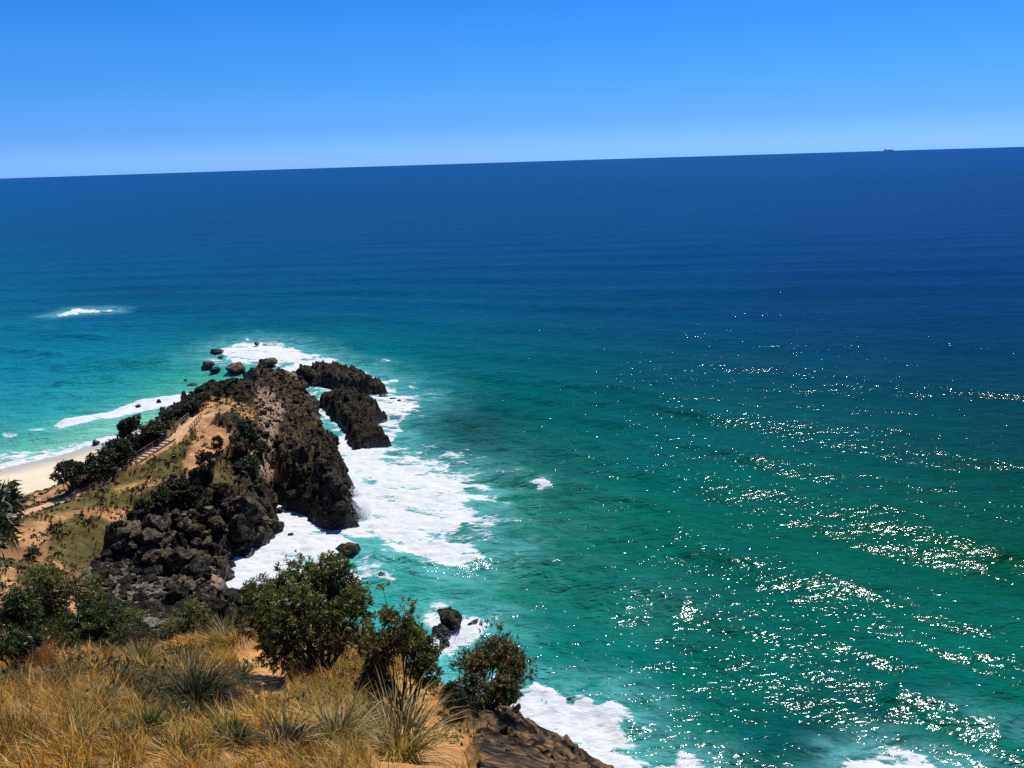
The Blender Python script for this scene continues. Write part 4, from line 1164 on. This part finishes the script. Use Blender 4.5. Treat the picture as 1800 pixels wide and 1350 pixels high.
STRAW = np.array([(0.78, 0.45, 0.13), (0.62, 0.30, 0.07), (0.82, 0.56, 0.22), (0.50, 0.25, 0.06), (0.34, 0.19, 0.05)])
GRN = np.array([(0.10, 0.12, 0.03), (0.14, 0.14, 0.035), (0.07, 0.09, 0.025), (0.20, 0.17, 0.05)])
BRN = np.array([(0.22, 0.09, 0.03), (0.16, 0.065, 0.022), (0.30, 0.14, 0.045)])
def field_grass():
    g = np.random.default_rng(77)
    N = 300000
    r = np.where(g.uniform(size=N) < 0.72, np.sqrt(g.uniform(1.4 ** 2, 30 ** 2, N)), np.where(g.uniform(size=N) < 0.6, g.uniform(2.0, 12, N), g.uniform(1.4, 6.0, N))); az = g.uniform(math.radians(-37), math.radians(2), N)
    x, y = r * np.sin(az), r * np.cos(az)
    dirt, rock = look(x, y, 'nd'), look(x, y, 'rock')
    n1 = fbm(x * 0.9, y * 0.9, 3, 88); n2 = fbm(x * 0.35 + 9, y * 0.35, 3, 89); n3 = fbm(x * 2.5, y * 2.5, 2, 90)
    keep = (dirt < 0.55) & (rock < 0.5) & (g.uniform(size=N) < np.clip(0.50 + 1.9 * n1 + 1.1 * n3, np.where(r < 7, 0.4, 0.05), 1))
    keep &= (n2 > -0.22) | (g.uniform(size=N) < 0.18) | (r < 8)
    keep &= ~((az > math.radians(-8)) & (g.uniform(size=N) < 0.45))
    x, y, r, az, n1, n2 = x[keep], y[keep], r[keep], az[keep], n1[keep], n2[keep]
    n = len(x)
    # blades gather in tufts and lean out of them
    cs = 0.24; bx_, by_ = x / cs, y / cs; best = np.full(n, 9.0); tx, ty = x.copy(), y.copy()
    for ox in (-1, 0, 1):
        for oy in (-1, 0, 1):
            cx, cy = np.floor(bx_) + ox, np.floor(by_) + oy
            ax, ay = cx + _h(cx, cy, 7), cy + _h(cx, cy, 8)
            dd_ = np.hypot(ax - bx_, ay - by_); m = dd_ < best
            best = np.where(m, dd_, best); tx = np.where(m, ax * cs, tx); ty = np.where(m, ay * cs, ty)
    tuft = _h(np.floor(tx * 97), np.floor(ty * 89), 5)
    ex, ey = (x - tx) / cs, (y - ty) / cs
    x, y = x - 0.4 * (x - tx), y - 0.4 * (y - ty)
    z = look(x, y)
    base = np.stack([x, y, z - 0.02], 1)
    qx, qy = proj(base)
    brown = sm(70, 20, np.hypot(qx - 65, (qy - 1195) * 1.2))
    gr = sm(0.08, 0.40, n2) * 0.5 + 0.2 * sm(7, 4, r)
    u = g.uniform(size=n)
    col = STRAW[g.integers(0, len(STRAW), n)]
    col = np.where((u < gr)[:, None], GRN[g.integers(0, len(GRN), n)], col)
    col = np.where((g.uniform(size=n) < brown)[:, None], BRN[g.integers(0, 3, n)], col)
    col = col * g.uniform(0.6, 1.3, n)[:, None]
    h = (0.13 + 0.32 * np.clip(n1 + 0.55, 0.4, 1)) * g.uniform(0.6, 1.35, n) * (1 + 0.9 * brown) * np.clip(0.5 + r / 16, 0.6, 1.1) * 0.82
    lean = np.stack([g.normal(-0.2, 0.35, n) + 0.9 * ex, g.normal(-0.1, 0.35, n) + 0.9 * ey, np.zeros(n)], 1)
    h = h * (0.7 + 0.6 * tuft); col = col * (0.62 + 0.7 * _h(np.floor(tx * 53), np.floor(ty * 61), 6))[:, None]
    v, f, c = blades(base, lean, h, 0.003 + 0.0006 * r, col, g)
    add('dry_grass', mesh_from('dry_grass', v, f, False, {'Col': c}, [M_GRASS]), kind='stuff', label='golden dry grass covering the near slope', category='grass')
field_grass()
def ground_cover():
    g = np.random.default_rng(41)
    N = 9000
    r = g.uniform(7, 26, N); az = g.uniform(math.radians(-36), math.radians(1), N)
    x, y = r * np.sin(az), r * np.cos(az)
    n1 = fbm(x * 0.55 + 31, y * 0.55, 4, 95)
    k = (look(x, y, 'rock') < 0.6) & (g.uniform(size=N) < np.clip(n1 * 3.2 - 0.12, 0.0, 0.9) * np.where(look(x, y, 'nd') > 0.5, 0.25, 1))
    x, y, r = x[k], y[k], r[k]; n = len(x)
    b = np.stack([x, y, look(x, y) + 0.03], 1)
    q = 13
    rp = np.repeat(np.arange(n), q)
    d = unit(g.normal(size=(n * q, 3)) + [0, 0, 0.9]); side = unit(np.cross(d, g.normal(size=(n * q, 3))))
    ln = g.uniform(0.05, 0.14, n * q) * (0.7 + 0.03 * r[rp])
    c0 = b[rp] + g.normal(0, 1, (n * q, 3)) * [0.13, 0.13, 0.04] + [0, 0, 0.06]
    pal = np.array([(0.02, 0.03, 0.008), (0.045, 0.062, 0.016), (0.08, 0.10, 0.022), (0.13, 0.14, 0.035), (0.05, 0.035, 0.018), (0.012, 0.016, 0.006)])
    col = pal[g.integers(0, 6, n)][rp] * g.uniform(0.6, 1.4, n * q)[:, None]
    v, f, c = leaves(c0, d, side, ln, ln * 0.32, col)
    add('ground_cover', mesh_from('ground_cover', v, f, False, {'Col': c}, [M_LEAF]), kind='stuff', label='dark leafy ground cover creeping through the dry grass', category='ground cover')
ground_cover()

def tussock(px, py, wpx, n, pal, label, seed, hk=0.8, arch=1.0, wid=0.012, r=None, group='grass tussocks on the near slope', name='grass_tussock'):
    g = np.random.default_rng(seed)
    q = hit(px, py, 2.4, 60)
    sc = np.linalg.norm(q - CP) / FPX
    R = wpx / 2 * sc
    a = g.uniform(0, 2 * math.pi, n); ro = R * 0.35 * np.sqrt(g.uniform(size=n))
    b = np.stack([np.cos(a) * ro, np.sin(a) * ro, np.full(n, -0.03)], 1)
    a2 = a + g.normal(0, 0.5, n)
    out = np.stack([np.cos(a2), np.sin(a2), np.zeros(n)], 1)
    Ln = R * 1.7 * hk * g.uniform(0.45, 1.15, n)
    t0 = g.uniform(0.05, 1.05, n)
    pts = [b]; p = b
    for k in range(4):
        ang = np.clip(t0 + arch * (0.28 * k) * g.uniform(0.6, 1.3, n), 0, 2.4)
        p = p + (np.array([0, 0, 1.0]) * np.cos(ang)[:, None] + out * np.sin(ang)[:, None]) * (Ln / 4)[:, None]
        pts.append(p)
    s = np.stack([-np.sin(a2), np.cos(a2), np.zeros(n)], 1) + 0.4 * g.normal(size=(n, 3)); s = unit(s)
    w = (wid * g.uniform(0.6, 1.3, n) / 2)[:, None]
    prof = (1.0, 1.0, 0.85, 0.55)
    vv = []
    for k in range(4): vv += [pts[k] - s * w * prof[k], pts[k] + s * w * prof[k]]
    vv.append(pts[4])
    v = np.stack(vv, 1).reshape(-1, 3)
    k9 = np.arange(n)[:, None] * 9
    f4 = np.concatenate([k9 + np.array([2 * i, 2 * i + 1, 2 * i + 3, 2 * i + 2]) for i in range(3)])
    f3 = k9 + np.array([6, 7, 8])
    pal = np.array(pal)
    col = np.repeat(pal[g.integers(0, len(pal), n)] * g.uniform(0.6, 1.4, n)[:, None], 9, 0)
    add(name, mesh_from(name, v, [f4, f3], False, {'Col': col}, [M_GRASS]), loc=q, label=label, category='grass tussock', group=group)

DK = [(0.035, 0.042, 0.016), (0.06, 0.065, 0.022), (0.02, 0.026, 0.010), (0.14, 0.12, 0.05)]
MX = [(0.07, 0.075, 0.022), (0.13, 0.12, 0.035), (0.42, 0.30, 0.12), (0.035, 0.04, 0.015)]
GN = [(0.09, 0.13, 0.025), (0.13, 0.16, 0.035), (0.06, 0.09, 0.02), (0.22, 0.20, 0.06)]
DRY = [(0.46, 0.34, 0.14), (0.34, 0.24, 0.09), (0.16, 0.15, 0.04), (0.10, 0.11, 0.03), (0.58, 0.46, 0.24)]
for a in [
    (345, 1262, 128, 1700, DK, 'largest dark dome-shaped tussock on the near slope', 1, 1.15, 2.1, 0.012),
    (205, 1222, 92, 500, MX, 'dark tussock with pale blades left of the dome-shaped one', 2, 0.9, 1.7, 0.012),
    (262, 1218, 66, 360, DK, 'small dark tussock touching the left of the dome-shaped one', 3, 0.9, 1.6, 0.011),
    (165, 1262, 80, 420, MX, 'spreading tussock with grey-white blades, lower left of the dome-shaped one', 4, 0.9, 1.7, 0.012),
    (255, 1290, 84, 380, GN, 'low green-yellow tussock straight below the small dark one', 5, 0.7, 1.1, 0.011),
    (455, 1262, 70, 420, GN, 'bright green tussock on the dirt right of the dome-shaped one', 6, 0.9, 0.8, 0.010),
    (400, 1312, 80, 360, GN, 'low leafy green tussock in front of the dome-shaped one', 7, 0.7, 1.0, 0.010),
    (505, 1325, 120, 380, MX, 'coarse tussock with dark bases at the bottom edge, left of the flax-like ones', 8, 0.8, 1.4, 0.009),
    (590, 1320, 130, 420, DRY, 'pale flax-like tussock at the bottom edge, second from the right', 9, 0.9, 1.3, 0.008),
    (700, 1335, 165, 620, DRY, 'tall dry flax-like tussock at the bottom edge nearest the cliff', 10, 1.05, 1.2, 0.008),
    (560, 1250, 80, 420, GN, 'green grassy tussock under the biggest shrub', 11, 0.8, 1.0, 0.010),
    (640, 1275, 80, 360, MX, 'mixed dry and green tussock below the round shrub with bare shoots', 12, 0.9, 1.4, 0.009),
    (120, 1320, 90, 320, DRY, 'straw-coloured tussock in the lower left', 13, 0.7, 1.1, 0.010),
    (45, 1335, 80, 300, GN, 'yellow-green tussock in the bottom left corner', 14, 0.7, 1.0, 0.009),
    (300, 1340, 100, 340, MX, 'scruffy tussock at the bottom edge below the dome-shaped one', 15, 0.6, 1.1, 0.008),
    (330, 1188, 60, 420, DRY, 'upright straw tussock on the crest left of the dirt scar', 16, 1.0, 0.6, 0.014),
    (400, 1135, 70, 420, DRY, 'straw tussock on the crest nearest the pale boulder', 17, 1.0, 0.6, 0.016),
    (250, 1180, 60, 380, DRY, 'straw tussock on the crest below the bright green shrub', 18, 1.0, 0.6, 0.015)]:
    tussock(*a)

gt = np.random.default_rng(123)
for k, (px, py) in enumerate(in_poly(54, [(10, 1190), (120, 1185), (300, 1175), (420, 1140), (440, 1200), (520, 1250), (640, 1270), (640, 1345), (10, 1345)], gt)):
    kind = k % 3
    tussock(px, py, float(gt.uniform(34, 70)), 190, (DK, MX, GN)[kind], ('little dark tussock scattered through the dry grass of the near slope', 'little grey-and-straw tussock scattered through the dry grass of the near slope',
            'little green tussock scattered through the dry grass of the near slope')[kind], 300 + k, 0.85, 1.5, 0.009, None, ('little dark tussocks', 'little mixed tussocks', 'little green tussocks')[kind])

# ------------------------------------------------------------------ stairs, fences
def lerp(a, b, t): return a + (b - a) * t
NST = 17
dirv = STAIR_B - STAIR_A; hd = np.array([dirv[0], dirv[1], 0]); run = np.linalg.norm(hd); hd /= run
sd = np.array([hd[1], -hd[0], 0.0])                   # to the right, going up
base = STAIR_A.copy()
st = thing('staircase', base, 'timber-edged stairs climbing the grassy headland beside the dark trees', 'stairs')
for k in range(NST):
    c = lerp(STAIR_A, STAIR_B, (k + 0.5) / NST) - base
    c[2] += 0.06
    add('tread', box_mesh('tread', c - hd * run / NST * 0.49, c + hd * run / NST * 0.36, 1.55, 0.12, M_TREAD), st)
    e = c - hd * run / NST * 0.49
    add('riser', box_mesh('riser', e - sd * 0.8 + [0, 0, -0.06], e + sd * 0.8 + [0, 0, -0.06], 0.10, 0.24, M_TIMBER), st)
for s_ in (-1, 1):
    add('stringer', box_mesh('stringer', sd * 0.86 * s_ + [0, 0, 0.1], STAIR_B - base + sd * 0.86 * s_ + [0, 0, 0.1], 0.12, 0.3, M_TIMBER), st)

def fence(pts, off, label, step=1.75, high=1.05):
    pts = [np.array(p) for p in pts]
    d = [np.linalg.norm(b[:2] - a[:2]) for a, b in zip(pts, pts[1:])]; cum = np.concatenate(([0], np.cumsum(d)))
    n = max(2, int(round(cum[-1] / step)))
    post = []
    for t in np.linspace(0, cum[-1], n + 1):
        i = min(np.searchsorted(cum, t, 'right') - 1, len(d) - 1); u = (t - cum[i]) / d[i]
        p = lerp(pts[i], pts[i + 1], u); q = pts[i + 1] - pts[i]; q[2] = 0; q /= np.linalg.norm(q)
        post.append(p + np.array([q[1], -q[0], 0]) * off)
    b = post[0].copy()
    t = thing('fence', b, label, 'fence', 'timber fences of the stairs')
    for p in post:
        add('post', box_mesh('post', p - b + [0, 0, -0.4], p - b + [0, 0, high], 0.13, 0.13, M_TIMBER, up=(0, 1, 0)), t)
    for p, q in zip(post, post[1:]):
        for z in (0.5, high - 0.02):
            add('rail', box_mesh('rail', p - b + [0, 0, z], q - b + [0, 0, z], 0.07, 0.12, M_TIMBER), t)
fence([P(163, 857, 8.4), STAIR_A, STAIR_B, P(318, 760, 12.0), P(328, 745, 12.3), P(341, 735, 12.6)], -1.05, 'long timber post-and-rail fence along the tree side of the stairs')
fence([P(325, 758, 12.0), P(336, 746, 12.4), P(345, 737, 12.6)], 1.0, 'short timber fence on the open side of the path at the top of the stairs', 1.2)

# driftwood by the cobbles
q = hit(238, 990, 60)
add('driftwood', mesh_from('driftwood', *tubes([(np.array([0, 0, -0.1]), np.array([0.1, 0.1, 0.8]), 0.11, 0.09), (np.array([0.1, 0.1, 0.8]), np.array([0.12, 0.3, 1.5]), 0.09, 0.05)], 7), mats=[M_PALE]), loc=q,
    label='pale upright driftwood stick among the boulders above the cobbles', category='driftwood')

# ------------------------------------------------------------------ spray thrown up where the surf hits the rock
g = np.random.default_rng(9)
def spray(px, py, n, rad, high, label):
    q = P(float(px), float(py), 0.0)
    k = n
    p = np.stack([g.normal(0, rad, k), g.normal(0, rad * 0.7, k), np.abs(g.normal(0, high * 0.5, k)) ], 1)
    s_ = g.uniform(0.015, 0.06, k) * np.clip(1.3 - p[:, 2] / high / 1.4, 0.25, 1.3)
    v0, f0 = ICO[1]
    v = (p[:, None] + v0[None] * s_[:, None, None] * g.uniform(0.7, 1.3, (k, 1, 3))).reshape(-1, 3)
    f = (f0[None] + (np.arange(k) * len(v0))[:, None, None]).reshape(-1, 3)
    add('spray', mesh_from('spray', v, f, True, mats=[M_FOAM]), loc=q, kind='stuff', label=label, category='spray')
def make_spray_mat():
    t = NT('foam_spray')
    d = t.node('ShaderNodeBsdfDiffuse'); d.inputs[0].default_value = c4(0.9, 0.92, 0.94)
    r = t.node('ShaderNodeBsdfTranslucent'); r.inputs[0].default_value = c4(0.95, 0.96, 0.97)
    mx = t.node('ShaderNodeMixShader'); mx.inputs[0].default_value = 0.55
    t.link(d.outputs[0], mx.inputs[1]); t.link(r.outputs[0], mx.inputs[2])
    return t.out(mx.outputs[0])
M_FOAM = make_spray_mat()
spray(624, 908, 4200, 1.3, 3.0, 'white spray bursting against the tip of the dark ridge')
spray(614, 872, 1800, 1.1, 2.2, 'white spray along the seaward flank of the dark ridge')
spray(800, 1132, 900, 1.6, 1.3, 'white spray in front of the wash-ringed rock')

# ------------------------------------------------------------------ ship on the horizon
dist = 26500.0
sp = W(1562.0, 265.0, dist); sp[2] = -dist ** 2 / (2 * R_EARTH)
sh = thing('cargo_ship', sp, 'tiny cargo ship on the horizon at the right', 'ship')
hl = np.array([(-120, -16, 0), (112, -16, 0), (132, 0, 0), (112, 16, 0), (-120, 16, 0), (-124, -17, 21), (116, -17, 21), (142, 0, 25), (116, 17, 21), (-124, 17, 21)], float)
add('hull', mesh_from('hull', hl, [np.array([[0, 1, 6, 5], [1, 2, 7, 6], [2, 3, 8, 7], [3, 4, 9, 8], [4, 0, 5, 9]]), np.array([[5, 6, 7, 8, 9], [4, 3, 2, 1, 0]])], mats=[M_HULL]), sh)
add('bridge_house', box_mesh('bridge_house', (-108, 0, 34), (-78, 0, 34), 30, 26, M_HOUSE), sh)
add('funnel', box_mesh('funnel', (-112, 0, 52), (-100, 0, 52), 9, 14, M_HULL), sh)
for k, x in enumerate((-50, -10, 30, 70)):
    add('hatch', box_mesh('hatch', (x - 16, 0, 26), (x + 16, 0, 26), 26, 10, M_HOUSE), sh)
